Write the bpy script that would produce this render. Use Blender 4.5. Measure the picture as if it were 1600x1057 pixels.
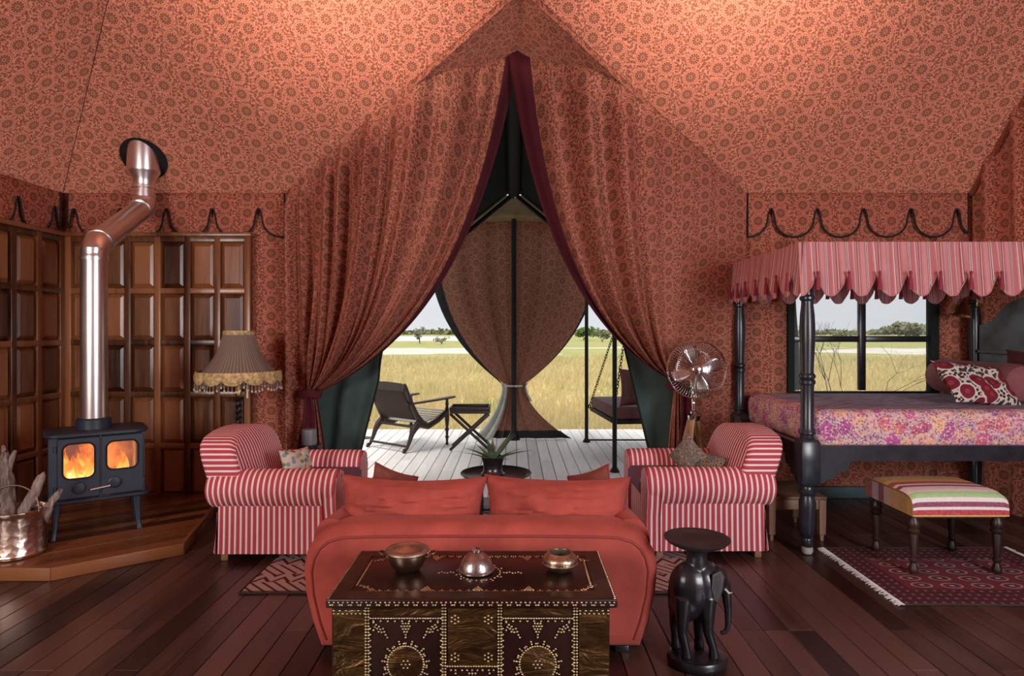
import bpy, math, random
from mathutils import Vector, Matrix, noise
for _o in list(bpy.data.objects): bpy.data.objects.remove(_o)
S = bpy.context.scene
COL = S.collection
pi, sin, cos = math.pi, math.sin, math.cos
RND = random.Random(11)
H = 1.6                                   # eye height above the tent floor

# ------------------------------------------------------------------ camera
cam = bpy.data.cameras.new('camera'); camo = bpy.data.objects.new('camera', cam); COL.objects.link(camo)
camo.location = (0, 0, H); camo.rotation_euler = (pi/2, 0, 0)
cam.sensor_width = 36; cam.lens = 22.5; cam.shift_x = -3/1600; cam.shift_y = -13.5/1600
cam.clip_start = .05; cam.clip_end = 3000
S.camera = camo
# ------------------------------------------------------------------ world, sun, large lights, exposure
W = bpy.data.worlds.new('overcast_sky'); S.world = W; W.use_nodes = True
wn = W.node_tree; wn.nodes.clear()
wo = wn.nodes.new('ShaderNodeOutputWorld'); wb = wn.nodes.new('ShaderNodeBackground')
wt = wn.nodes.new('ShaderNodeTexCoord'); wm = wn.nodes.new('ShaderNodeMapping'); wno = wn.nodes.new('ShaderNodeTexNoise')
wr = wn.nodes.new('ShaderNodeValToRGB')
wm.inputs['Scale'].default_value = (1, 1, 4); wno.inputs['Scale'].default_value = 2.0; wno.inputs['Detail'].default_value = 4
wr.color_ramp.elements[0].position = .3; wr.color_ramp.elements[0].color = (.72, .75, .79, 1)
wr.color_ramp.elements[1].position = .7; wr.color_ramp.elements[1].color = (.84, .85, .86, 1)
wn.links.new(wt.outputs['Generated'], wm.inputs['Vector']); wn.links.new(wm.outputs[0], wno.inputs['Vector'])
wn.links.new(wno.outputs['Fac'], wr.inputs['Fac']); wn.links.new(wr.outputs[0], wb.inputs['Color'])
wb.inputs['Strength'].default_value = 1.0
wn.links.new(wb.outputs[0], wo.inputs[0])

def light(name, kind, loc, target, energy, color, size=None, size_y=None, angle=None, spread=None):
    l = bpy.data.lights.new(name, kind); o = bpy.data.objects.new(name, l); COL.objects.link(o)
    o.location = loc
    o.rotation_euler = (Vector(target)-Vector(loc)).to_track_quat('-Z', 'Y').to_euler()
    l.energy = energy; l.color = color
    if kind == 'AREA':
        l.shape = 'RECTANGLE'; l.size = size; l.size_y = size_y
        if spread: l.spread = spread
    elif kind == 'SUN': l.angle = angle
    else: l.shadow_soft_size = size
    return o
light('sun', 'SUN', (0, 0, 30), (7, 4, 0), 3.6, (1, .95, .86), angle=.5)
light('added_key_east', 'AREA', (3.5, -.8, 2.0), (-.6, 5.0, .9), 222, (.93, .95, 1), 1.6, 1.7)  # added cool key light behind the viewer, no window there
light('added_key_west', 'AREA', (-3.6, -.8, 2.1), (.4, 4.8, .7), 165, (1, .93, .86), 1.4, 1.6)  # added warm key light behind the viewer, standing for no real opening
light('added_uplight_west', 'AREA', (-1.15, 2.85, 3.12), (-1.35, 4.65, 4.7), 42, (1, .84, .68), .5, .5, spread=1.35)  # added uplight out of view to brighten the ceiling, not a real lamp
light('added_uplight_east', 'AREA', (1.4, 2.85, 3.12), (1.7, 4.65, 4.7), 44, (1, .84, .68), .5, .5, spread=1.35)  # second added uplight for the other ceiling slope
S.view_settings.view_transform = 'Standard'; S.view_settings.look = 'None'
S.view_settings.gamma = 1; S.view_settings.use_curve_mapping = False
S.view_settings.exposure = 0.0
S.cycles.use_denoising = True
S.cycles.max_bounces = 8; S.cycles.transparent_max_bounces = 12

# ------------------------------------------------------------------ helpers
def P(px, py, d):                        # a measured direction at a chosen depth -> real point
    return Vector(((px-803)*d/1000, d, H-(py-515)*d/1000))
def lerp(a, b, t): return a+(b-a)*t
def sst(a, b, x):
    t = min(1, max(0, (x-a)/(b-a))); return t*t*(3-2*t)
def rrect(w, h, r, n=5):
    pts = []
    for cx, cy, a0 in ((w/2-r, h/2-r, 0), (-w/2+r, h/2-r, pi/2), (-w/2+r, -h/2+r, pi), (w/2-r, -h/2+r, 1.5*pi)):
        for i in range(n+1):
            a = a0+pi/2*i/n; pts.append((cx+r*cos(a), cy+r*sin(a)))
    return pts
def inset(pts, d):                       # offset a convex CCW outline inwards
    n = len(pts); out = []
    for i in range(n):
        a, b, c = Vector(pts[i-1]), Vector(pts[i]), Vector(pts[(i+1) % n])
        e1 = b-a; e2 = c-b
        if e1.length < 1e-6: e1 = e2
        if e2.length < 1e-6: e2 = e1
        t = (e1.normalized()+e2.normalized())
        t = t.normalized() if t.length > 1e-6 else e2.normalized()
        nrm = Vector((-t.y, t.x)); k = max(.5, abs(t.dot(e2.normalized())))
        out.append(tuple(b+nrm*d/k))
    return out
def rot(ax, a): return Matrix.Rotation(a, 4, ax)
def tr(*v): return Matrix.Translation(v if len(v) == 3 else v[0])
def along(p0, p1):
    d = Vector(p1)-Vector(p0)
    return Matrix.Translation(Vector(p0)) @ d.to_track_quat('Z', 'Y').to_matrix().to_4x4(), d.length

class M:
    def __init__(s): s.v, s.f, s.uv, s.sm = [], [], [], []
    def face(s, idx, uv=None, smooth=True): s.f.append(tuple(idx)); s.uv.append(uv); s.sm.append(smooth)
    def vert(s, p): s.v.append(tuple(p)); return len(s.v)-1
    def poly(s, pts, uv=None, smooth=False):
        s.face([s.vert(p) for p in pts], uv, smooth); return s
    def box(s, c, sz, mtx=None, ch=0):
        x, y, z = sz[0]/2, sz[1]/2, sz[2]/2
        T = Matrix.Translation(c) @ (mtx if mtx else Matrix())
        b = len(s.v)
        cs = [(-x,-y,-z),(x,-y,-z),(x,y,-z),(-x,y,-z),(-x,-y,z),(x,-y,z),(x,y,z),(-x,y,z)]
        for p in cs: s.v.append(tuple(T @ Vector(p)))
        for q, (i, j) in (((0,3,2,1),(0,1)),((4,5,6,7),(0,1)),((0,1,5,4),(0,2)),((2,3,7,6),(0,2)),((1,2,6,5),(1,2)),((3,0,4,7),(1,2))):
            s.face([b+k for k in q], [(cs[k][i], cs[k][j]) for k in q], False)
        return s
    def loft(s, loops, closed=True, caps=(True, True), uv=None, capuv=None, smooth=True, capsm=False):
        b = len(s.v); n = len(loops[0])
        for L in loops:
            for p in L: s.v.append(tuple(p))
        m = n if closed else n-1
        for i in range(len(loops)-1):
            for j in range(m):
                k = (j+1) % n
                u = None
                if uv: u = [uv(i, j), uv(i, j+1), uv(i+1, j+1), uv(i+1, j)]
                s.face((b+i*n+j, b+i*n+k, b+(i+1)*n+k, b+(i+1)*n+j), u, smooth)
        if closed:
            if caps[0]: s.face([b+j for j in range(n-1, -1, -1)], [capuv(loops[0][j]) for j in range(n-1, -1, -1)] if capuv else None, capsm)
            if caps[1]:
                q = b+(len(loops)-1)*n
                s.face([q+j for j in range(n)], [capuv(loops[-1][j]) for j in range(n)] if capuv else None, capsm)
        return s
    def lathe(s, prof, n=24, mtx=None, caps=(True, True), wob=None):
        T = mtx if mtx else Matrix()
        loops = []
        for i, (r, z) in enumerate(prof):
            L = []
            for j in range(n):
                a = 2*pi*j/n; rr = r*(wob(a, i) if wob else 1)
                L.append(T @ Vector((rr*cos(a), rr*sin(a), z)))
            loops.append(L)
        return s.loft(loops, caps=caps, uv=lambda i, j: (j/n, i/max(1, len(prof)-1)))
    def tube(s, pts, r, n=8, caps=(True, True), flat=1):
        pts = [Vector(p) for p in pts]; loops = []
        up = None; L0 = 0; ls = []
        for i, p in enumerate(pts):
            t = (pts[min(i+1, len(pts)-1)]-pts[max(i-1, 0)]).normalized()
            if up is None:
                up = Vector((0, 0, 1)) if abs(t.z) < .9 else Vector((1, 0, 0))
            x = up-t*up.dot(t)
            x = x.normalized() if x.length > 1e-6 else t.orthogonal().normalized()
            y = t.cross(x); up = x
            rr = r[i] if isinstance(r, (list, tuple)) else r
            if i: L0 += (p-pts[i-1]).length
            ls.append(L0)
            loops.append([p+x*(rr*cos(2*pi*j/n)*flat)+y*(rr*sin(2*pi*j/n)) for j in range(n)])
        return s.loft(loops, caps=caps, uv=lambda i, j: (j/n, ls[i]))
    def grid(s, nu, nv, fn, uvf=None, smooth=True):
        b = len(s.v)
        for j in range(nv+1):
            for i in range(nu+1): s.v.append(tuple(fn(i/nu, j/nv)))
        g = lambda i, j: b+j*(nu+1)+i
        for j in range(nv):
            for i in range(nu):
                u = None
                if uvf: u = [uvf(i/nu, j/nv), uvf((i+1)/nu, j/nv), uvf((i+1)/nu, (j+1)/nv), uvf(i/nu, (j+1)/nv)]
                s.face((g(i, j), g(i+1, j), g(i+1, j+1), g(i, j+1)), u, smooth)
        return s
    def ball(s, c, r, nu=12, nv=8, mtx=None):
        if not isinstance(r, (tuple, list)): r = (r, r, r)
        T = Matrix.Translation(c) @ (mtx if mtx else Matrix())
        loops = []
        for i in range(nv+1):
            a = -pi/2+pi*i/nv; ca = max(cos(a), .001)
            loops.append([T @ Vector((r[0]*ca*cos(2*pi*j/nu), r[1]*ca*sin(2*pi*j/nu), r[2]*sin(a))) for j in range(nu)])
        return s.loft(loops, caps=(True, True))
    def cyl(s, p0, p1, r0, r1=None, n=12):
        T, L = along(p0, p1); r1 = r0 if r1 is None else r1
        return s.lathe([(r0, 0), (r1, L)], n, T)
    def xf(s, mtx): s.v = [tuple(mtx @ Vector(p)) for p in s.v]; return s
    def build(s, name, mat, parent=None, loc=None, bevel=0, sub=0, solid=0, remesh=0, sharp=38, seg=2):
        me = bpy.data.meshes.new(name); me.from_pydata(s.v, [], s.f); me.update()
        if any(u is not None for u in s.uv):
            ul = me.uv_layers.new(name='UVMap'); flat = []
            for f, u in zip(s.f, s.uv):
                if u is None: flat += [0.0, 0.0]*len(f)
                else:
                    for a in u: flat += [a[0], a[1]]
            ul.data.foreach_set('uv', flat)
        me.polygons.foreach_set('use_smooth', s.sm)
        if sharp and any(s.sm):
            me.set_sharp_from_angle(angle=math.radians(sharp))
        me.materials.append(mat)
        o = bpy.data.objects.new(name, me); COL.objects.link(o)
        if parent: o.parent = parent
        if loc: o.location = loc
        if remesh:
            k = o.modifiers.new('remesh', 'REMESH'); k.mode = 'VOXEL'; k.voxel_size = remesh; k.use_smooth_shade = True
            k = o.modifiers.new('smooth', 'SMOOTH'); k.factor = .5; k.iterations = 4
        if solid:
            k = o.modifiers.new('solid', 'SOLIDIFY'); k.thickness = solid; k.offset = 0
        if bevel:
            k = o.modifiers.new('bevel', 'BEVEL'); k.width = bevel; k.segments = seg; k.limit_method = 'ANGLE'; k.angle_limit = .6
            k.harden_normals = False
            me.polygons.foreach_set('use_smooth', [seg > 1]*len(me.polygons))
            if seg > 1: me.set_sharp_from_angle(angle=math.radians(180)) if False else None
        if sub:
            k = o.modifiers.new('sub', 'SUBSURF'); k.levels = sub; k.render_levels = sub
        return o

def T(name, label, cat, loc=(0, 0, 0), rz=0, group=None):
    o = bpy.data.objects.new(name, None); COL.objects.link(o); o.empty_display_size = .1
    o.location = loc; o.rotation_euler = (0, 0, rz); return tag(o, label, cat, group)
def tag(o, label, cat, group=None):
    o['label'] = label; o['category'] = cat
    if group: o['group'] = group
    return o
def struct(o): o['kind'] = 'structure'; return o
def stuff(o): o['kind'] = 'stuff'; return o
def dup(root, loc, rz, label, group=None):
    r = root.copy(); COL.objects.link(r); r.location = loc; r.rotation_euler = (0, 0, rz); r['label'] = label
    if group: r['group'] = group
    for ch in root.children:
        c = ch.copy(); COL.objects.link(c); c.parent = r
        for g in ch.children:
            d = g.copy(); COL.objects.link(d); d.parent = c
    return r

# ------------------------------------------------------------------ materials
class G:
    def __init__(s, name, rough=.6, metal=0, spec=.5, color=None, sheen=0):
        s.m = bpy.data.materials.new(name); s.m.use_nodes = True; s.t = s.m.node_tree; s.t.nodes.clear()
        s.out = s.t.nodes.new('ShaderNodeOutputMaterial'); s.b = s.t.nodes.new('ShaderNodeBsdfPrincipled')
        s.t.links.new(s.b.outputs[0], s.out.inputs[0])
        s.b.inputs['Roughness'].default_value = rough; s.b.inputs['Metallic'].default_value = metal
        s.b.inputs['Specular IOR Level'].default_value = spec
        if color: s.b.inputs['Base Color'].default_value = (*color, 1)
        if sheen: s.b.inputs['Sheen Weight'].default_value = sheen*.25; s.b.inputs['Sheen Tint'].default_value = (.8, .45, .4, 1)
    def put(s, sock, v):
        if isinstance(v, bpy.types.NodeSocket): s.t.links.new(v, sock)
        elif isinstance(v, (tuple, list)): sock.default_value = (*v, 1) if len(v) == 3 and len(sock.default_value) == 4 else v
        else: sock.default_value = v
    def set(s, name, v): s.put(s.b.inputs[name], v); return s
    def m_(s, op, a, b=None, c=None, clamp=False):
        n = s.t.nodes.new('ShaderNodeMath'); n.operation = op; n.use_clamp = clamp
        for i, v in enumerate((a, b, c)):
            if v is not None: s.put(n.inputs[i], v)
        return n.outputs[0]
    def mix(s, f, a, b, blend='MIX'):
        n = s.t.nodes.new('ShaderNodeMix'); n.data_type = 'RGBA'; n.blend_type = blend
        s.put(n.inputs[0], f); s.put(n.inputs[6], a); s.put(n.inputs[7], b); return n.outputs[2]
    def ramp(s, f, stops, const=False):
        n = s.t.nodes.new('ShaderNodeValToRGB'); e = n.color_ramp.elements
        if const: n.color_ramp.interpolation = 'CONSTANT'
        while len(e) < len(stops): e.new(.5)
        for k, (p, c) in zip(e, stops): k.position = p; k.color = (*c, 1)
        s.put(n.inputs[0], f); return n.outputs[0]
    def tc(s, which): return s.t.nodes.new('ShaderNodeTexCoord').outputs[which]
    def map(s, v, sc=(1, 1, 1), loc=(0, 0, 0), rt=(0, 0, 0)):
        n = s.t.nodes.new('ShaderNodeMapping'); s.put(n.inputs[0], v)
        n.inputs['Scale'].default_value = sc; n.inputs['Location'].default_value = loc; n.inputs['Rotation'].default_value = rt
        return n.outputs[0]
    def sep(s, v):
        n = s.t.nodes.new('ShaderNodeSeparateXYZ'); s.put(n.inputs[0], v); return n.outputs
    def comb(s, x, y, z=0):
        n = s.t.nodes.new('ShaderNodeCombineXYZ')
        for i, v in enumerate((x, y, z)): s.put(n.inputs[i], v)
        return n.outputs[0]
    def noise(s, v, scale, detail=3, rough=.5, dist=0):
        n = s.t.nodes.new('ShaderNodeTexNoise'); s.put(n.inputs['Vector'], v)
        n.inputs['Scale'].default_value = scale; n.inputs['Detail'].default_value = detail
        n.inputs['Roughness'].default_value = rough; n.inputs['Distortion'].default_value = dist
        return n.outputs[0]
    def vor(s, v, scale, feature='F1', out=0, dim='3D', rnd=1):
        n = s.t.nodes.new('ShaderNodeTexVoronoi'); n.feature = feature; n.voronoi_dimensions = dim
        s.put(n.inputs['Vector'], v); n.inputs['Scale'].default_value = scale; n.inputs['Randomness'].default_value = rnd
        return n.outputs[out]
    def wave(s, v, scale, dist=0, detail=2, ty='BANDS', d='X'):
        n = s.t.nodes.new('ShaderNodeTexWave'); n.wave_type = ty
        if ty == 'BANDS': n.bands_direction = d
        s.put(n.inputs['Vector'], v); n.inputs['Scale'].default_value = scale; n.inputs['Distortion'].default_value = dist
        n.inputs['Detail'].default_value = detail
        return n.outputs[1]
    def rand(s): return s.t.nodes.new('ShaderNodeObjectInfo').outputs['Random']
    def offs(s, v, k):                    # shift a texture by a per-object random amount
        n = s.t.nodes.new('ShaderNodeVectorMath'); n.operation = 'ADD'
        r = s.m_('MULTIPLY', s.rand(), k); s.put(n.inputs[0], v); s.put(n.inputs[1], s.comb(r, r, r)); return n.outputs[0]
    def bump(s, h, strength=.3, dist=.01):
        n = s.t.nodes.new('ShaderNodeBump'); n.inputs['Strength'].default_value = strength; n.inputs['Distance'].default_value = dist
        s.put(n.inputs['Height'], h); s.put(s.b.inputs['Normal'], n.outputs[0]); return s
    def frac(s, x): return s.m_('FRACT', x)
    def band(s, x, lo, hi): return s.m_('MULTIPLY', s.m_('GREATER_THAN', x, lo), s.m_('LESS_THAN', x, hi))
    def translucent(s, fac, color):
        t = s.t.nodes.new('ShaderNodeBsdfTranslucent'); s.put(t.inputs[0], color)
        x = s.t.nodes.new('ShaderNodeMixShader'); x.inputs[0].default_value = fac
        s.t.links.new(s.b.outputs[0], x.inputs[1]); s.t.links.new(t.outputs[0], x.inputs[2]); s.t.links.new(x.outputs[0], s.out.inputs[0])
        return s

def tent_cloth(name, ground=(.64, .215, .14), dark=(.105, .048, .028), red=(.36, .065, .045), trans=0, tone=1.0, wr=.5, sat=1):
    g = G(name, .85, spec=.15)
    u, v, _ = g.sep(g.tc('UV'))
    def local(o, ou, ov):
        du = g.m_('MULTIPLY', g.m_('SUBTRACT', g.frac(g.m_('ADD', g.m_('DIVIDE', g.m_('ADD', u, ou), .42), .5)), .5), .42)
        dv = g.m_('MULTIPLY', g.m_('SUBTRACT', g.frac(g.m_('ADD', g.m_('DIVIDE', g.m_('ADD', v, ov), .15), .5)), .5), .15)
        r = g.m_('SQRT', g.m_('ADD', g.m_('MULTIPLY', du, du), g.m_('MULTIPLY', dv, dv)))
        return r, g.m_('ARCTAN2', dv, du)
    ra, ta = local(0, 0, 0); rb, tb = local(1, .21, .075)
    near = g.m_('LESS_THAN', ra, rb)
    r = g.m_('MINIMUM', ra, rb)
    th = g.m_('ADD', g.m_('MULTIPLY', ta, near), g.m_('MULTIPLY', tb, g.m_('SUBTRACT', 1.0, near)))
    pet = g.m_('GREATER_THAN', g.m_('SINE', g.m_('MULTIPLY', th, 12)), -.35)
    disc = g.m_('MULTIPLY', g.band(r, .014, .045), g.m_('MAXIMUM', pet, g.band(r, .026, .030)))
    ring = g.band(r, .0545, .0585)
    core = g.m_('LESS_THAN', r, .0075)
    med = g.m_('MAXIMUM', g.m_('MAXIMUM', g.m_('MAXIMUM', disc, ring), core), g.m_('MULTIPLY', g.m_('LESS_THAN', r, .047), .24))
    outside = g.m_('GREATER_THAN', r, .066)
    uv2 = g.comb(u, v, 0)
    warp = g.noise(uv2, 24, 1)
    vd = g.vor(g.comb(g.m_('ADD', u, g.m_('MULTIPLY', warp, .035)), v, 0), 50, 'F1', 0, '2D', .9)
    leaf = g.m_('MULTIPLY', g.band(vd, .06, .47), outside)
    leaf = g.m_('MULTIPLY', leaf, g.m_('GREATER_THAN', g.noise(uv2, 80, 1), .40))
    vc = g.m_('MULTIPLY', g.m_('LESS_THAN', g.vor(uv2, 13, 'F1', 0, '2D', .8), .16), outside)
    mott = g.noise(uv2, 3, 2)
    base = g.mix(g.m_('MULTIPLY', mott, .45), ground, tuple(c*.72 for c in ground))
    c = g.mix(g.m_('MULTIPLY', vc, .7), base, red)
    c = g.mix(g.m_('MULTIPLY', leaf, .82), c, dark)
    c = g.mix(g.m_('MULTIPLY', med, .9), c, dark)
    c = g.mix(1.0, c, (tone, tone, tone), 'MULTIPLY')
    g.set('Base Color', c)
    o = g.tc('Object')
    g.bump(g.m_('ADD', g.m_('MULTIPLY', g.noise(o, 1.6, 3, .55, .6), 1.0), g.m_('MULTIPLY', g.noise(uv2, 300, 1), .004)), wr, .12)
    if trans: g.translucent(trans, c)
    return g.m
def wood(name, c1, c2, rough=.4, axis='Z', scale=1, var=.5, bump=.15, spec=.5, coat=0):
    g = G(name, rough, spec=spec)
    o = g.offs(g.tc('Object'), 7.3)
    sc = {'X': (1.2, 14, 14), 'Y': (14, 1.2, 14), 'Z': (14, 14, 1.2)}[axis]
    mp = g.map(o, tuple(k*scale for k in sc))
    n1 = g.noise(mp, 1.0, 4, .6, .8); n2 = g.noise(mp, 5.0, 3, .6, .3)
    f = g.m_('ADD', g.m_('MULTIPLY', n1, .75), g.m_('MULTIPLY', n2, .3))
    f = g.m_('ADD', f, g.m_('MULTIPLY', g.m_('SUBTRACT', g.rand(), .5), var))
    c = g.ramp(f, [(.25, c1), (.75, c2)])
    g.set('Base Color', c)
    g.set('Roughness', g.m_('ADD', rough-.08, g.m_('MULTIPLY', n2, .18)))
    g.bump(f, bump, .01)
    if coat: g.set('Coat Weight', coat); g.set('Coat Roughness', .25)
    return g.m
def plain(name, c, rough=.5, metal=0, spec=.5, nz=.12, scale=6, sheen=0, bump=0, bscale=60):
    g = G(name, rough, metal, spec, sheen=sheen)
    o = g.tc('Object'); n = g.noise(o, scale, 4, .6)
    f = g.m_('SUBTRACT', g.m_('MULTIPLY', n, 2), 1)
    a = tuple(min(1, k*(1+nz)) for k in c); b = tuple(k*(1-nz) for k in c)
    g.set('Base Color', g.ramp(n, [(.3, b), (.7, a)]))
    if bump: g.bump(g.noise(o, bscale, 3, .6), bump, .01)
    return g.m
def stripes(name, period, stops, rough=.85, axis=0, rand=False, soft=False, bump=0):
    g = G(name, rough, spec=.15, sheen=.1)
    uv = g.sep(g.tc('UV')); x = g.m_('DIVIDE', uv[axis], period)
    c = g.ramp(g.frac(x), stops, const=not soft)
    n = g.noise(g.tc('Object'), 9, 3)
    c = g.mix(g.m_('MULTIPLY', n, .35), c, g.mix(1, c, (.6, .55, .6), 'MULTIPLY'))
    g.set('Base Color', c)
    if bump: g.bump(g.noise(g.tc('Object'), 5, 3, .5, .4), bump, .05)
    return g.m

MT = {}
MT['wall'] = tent_cloth('tent_wall_cloth', wr=.25, trans=.12)
MT['roof'] = tent_cloth('tent_roof_cloth', wr=.55, trans=.25)
MT['curtain'] = tent_cloth('curtain_cloth', ground=(.60, .215, .145), wr=.2, trans=.12)
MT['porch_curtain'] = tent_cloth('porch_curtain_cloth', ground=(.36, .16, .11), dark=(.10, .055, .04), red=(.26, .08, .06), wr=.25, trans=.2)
MT['maroon'] = plain('maroon_velvet', (.075, .009, .016), .8, spec=.2, sheen=.3)
MT['piping'] = plain('black_piping', (.012, .008, .008), .8)
MT['teal_canvas'] = plain('teal_canvas', (.060, .095, .088), .85, nz=.25, scale=2, bump=.1, spec=.2)
MT['dark_canvas'] = plain('dark_green_canvas', (.018, .024, .022), .9, nz=.2, scale=1.5, spec=.1)
MT['tan_canvas'] = plain('khaki_canvas', (.16, .125, .08), .9, nz=.2, spec=.1)
MT['lining'] = plain('pale_curtain_lining', (.42, .44, .40), .8, nz=.2, scale=5)
MT['blk_lining'] = plain('black_curtain_lining', (.010, .011, .012), .8)
MT['floor'] = wood('floorboard_wood', (.026, .0105, .0075), (.096, .045, .034), .30, 'Y', .9, .85, .14, .5)
MT['subfloor'] = plain('dark_subfloor', (.012, .006, .005), .9)
MT['deck'] = wood('bleached_deck_wood', (.55, .53, .52), (.80, .78, .77), .55, 'Y', .8, .35, .15)
MT['hearth'] = wood('hearth_wood', (.045, .014, .007), (.25, .095, .036), .28, 'X', .9, .9, .2)
MT['panel'] = wood('oiled_teak', (.036, .011, .005), (.31, .122, .046), .30, 'Z', .55, .5, .2, .5, .35)
MT['ebony'] = plain('blackened_wood', (.012, .012, .015), .28, nz=.35, scale=12, spec=.6)
MT['bedwood'] = plain('dark_blue_black_paint', (.019, .023, .032), .29, nz=.35, scale=9, spec=.55)
MT['porchmetal'] = plain('matt_black_metal', (.012, .013, .015), .65, spec=.25)
MT['iron'] = plain('black_cast_iron', (.020, .029, .048), .42, nz=.2, spec=.5, bump=.04, bscale=120)
MT['deepblack'] = plain('sooty_black', (.006, .006, .006), .9)
MT['steel'] = plain('brushed_steel', (.74, .74, .75), .30, 1, nz=.08, scale=3)
MT['chrome'] = plain('chrome', (.70, .70, .70), .14, 1, nz=.05)
MT['velvet'] = plain('coral_red_velvet', (.36, .066, .050), .75, nz=.28, scale=3.5, sheen=.55, spec=.2, bump=.10, bscale=9)
MT['velvet_pipe'] = plain('coral_red_piping', (.25, .03, .022), .7, sheen=.3)
MT['rust'] = plain('rust_brown_velvet', (.21, .062, .045), .8, nz=.25, scale=6, sheen=.4, spec=.2)
MT['feet'] = wood('beech_feet', (.20, .09, .04), (.36, .19, .09), .5)
MT['oldwood'] = wood('weathered_pale_wood', (.13, .065, .035), (.30, .17, .10), .55)
MT['darkwood'] = wood('dark_plantation_wood', (.010, .006, .005), (.040, .018, .012), .4, 'Y')
MT['cane'] = None
# ================================================================== THE SETTING
XL, XR, YB, ZE = -4.30, 4.37, 6.10, 2.90          # walls, back wall depth, eave height
SL = 1.05                                          # roof pitch
YF = -1.20; YR = (YB+YF)/2; ZR = ZE+SL*(YB-YR)      # front side, ridge
XA, YA = .06, 4.84                                 # where the porch valley meets the slope
ZA = ZE+SL*(YB-YA)
GL, GR = -2.15, 2.19                               # porch gable springing

# ---- floor
o = M().box((.03, 2.45, -.07), (8.74, 7.4, .08)).build('floor', MT['subfloor']); struct(o); FLOOR = o
def plank_mesh(w, L, t, ch=.003):
    m = M(); lo = [(-w/2, -L/2), (w/2, -L/2), (w/2, L/2), (-w/2, L/2)]
    li = [(-w/2+ch, -L/2+ch), (w/2-ch, -L/2+ch), (w/2-ch, L/2-ch), (-w/2+ch, L/2-ch)]
    m.loft([[(x, y, 0) for x, y in lo], [(x, y, t-ch) for x, y in lo], [(x, y, t) for x, y in li]], caps=(False, True), smooth=False)
    return m
_pm = {}
def place_plank(name, w, L, t, mat, parent, loc, rz=0):
    k = (name, round(w, 3), round(L, 2), round(t, 3), mat.name)
    if k not in _pm:
        o = plank_mesh(w, L, t).build(name, mat, parent); _pm[k] = o.data
    else:
        o = bpy.data.objects.new(name, _pm[k]); COL.objects.link(o); o.parent = parent
    o.location = loc; o.rotation_euler = (0, 0, rz); return o
pw = .134; x = XL+pw/2; i = 0
while x < XR:
    y = 1.3 if x < 0 else 1.3
    cuts = [1.2+RND.choice([.2, .6, 1.0, 1.4, 1.8])]
    while cuts[-1] < YB: cuts.append(cuts[-1]+RND.choice([1.6, 2.0, 2.4, 2.8]))
    a = -.2
    for c in cuts:
        c = min(c, YB)
        if c-a > .05:
            place_plank('plank', pw-.003, c-a-.003, .028, MT['floor'], FLOOR, (x, (a+c)/2, -.0285+RND.uniform(0, .0012)))
        a = c
    x += pw; i += 1

# ---- back wall in pieces around doorway and window
DL, DR = -1.95, 1.56
WX0, WX1, WZ0, WZ1 = 2.60, 4.03, .985, 2.12
def wallquad(m, x0, x1, z0, z1, y=YB):
    n = max(1, int((x1-x0)/.12)); k = max(1, int((z1-z0)/.12))
    def f(u, v):
        xx = lerp(x0, x1, u); zz = lerp(z0, z1, v)
        e = sin(pi*u)*sin(pi*v)
        return (xx, y-.012*e*(1+noise.noise(Vector((xx*2.2, zz*.7, 1)))*1.5), zz)
    m.grid(n, k, f, lambda u, v: (lerp(x0, x1, u), lerp(z0, z1, v)))
m = M()
wallquad(m, XL, DL, 0, ZE); wallquad(m, DR, WX0, 0, ZE)
wallquad(m, WX0, WX1, 0, WZ0); wallquad(m, WX0, WX1, WZ1, ZE); wallquad(m, WX1, XR, 0, ZE)
struct(m.build('wall_back', MT['wall'], solid=.012))
# left wall
m = M(); m.grid(40, 20, lambda u, v: (XL+.01*sin(u*30)*v*(1-v)*4, lerp(YF, YB, u), ZE*v), lambda u, v: (lerp(YF, YB, u), ZE*v))
struct(m.build('wall_left', MT['wall'], solid=.012))
# right end: a full height hanging, gathered in folds, rising into the gable
def zroof(y): return ZE+SL*min(YB-y, y-YF)
m = M()
def rw(u, v):
    y = lerp(YB, YF+.02, u); z = zroof(y)*v
    return (XR+.045*sin(y*19+1.5*noise.noise(Vector((y*2, z*.3, 0))))-.02, y, z)
m.grid(200, 16, rw, lambda u, v: (lerp(YB, YF, u)*1.25, zroof(lerp(YB, YF, u))*v))
struct(m.build('wall_right', MT['wall']))
# unseen front wall, added behind the viewer to cut flat frontal light
m = M(); m.grid(40, 12, lambda u, v: (lerp(XL, XR, u), YF+.02*sin(u*60), ZE*v), lambda u, v: (lerp(XL, XR, u), ZE*v))
struct(m.build('wall_front_added', MT['wall']))
# skirting at the foot of the back wall
struct(M().box((3.0, YB-.03, .055), (2.7, .04, .11)).build('baseboard_back', plain('teal_paint', (.05, .085, .09), .5, nz=.25), bevel=.008))
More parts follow.
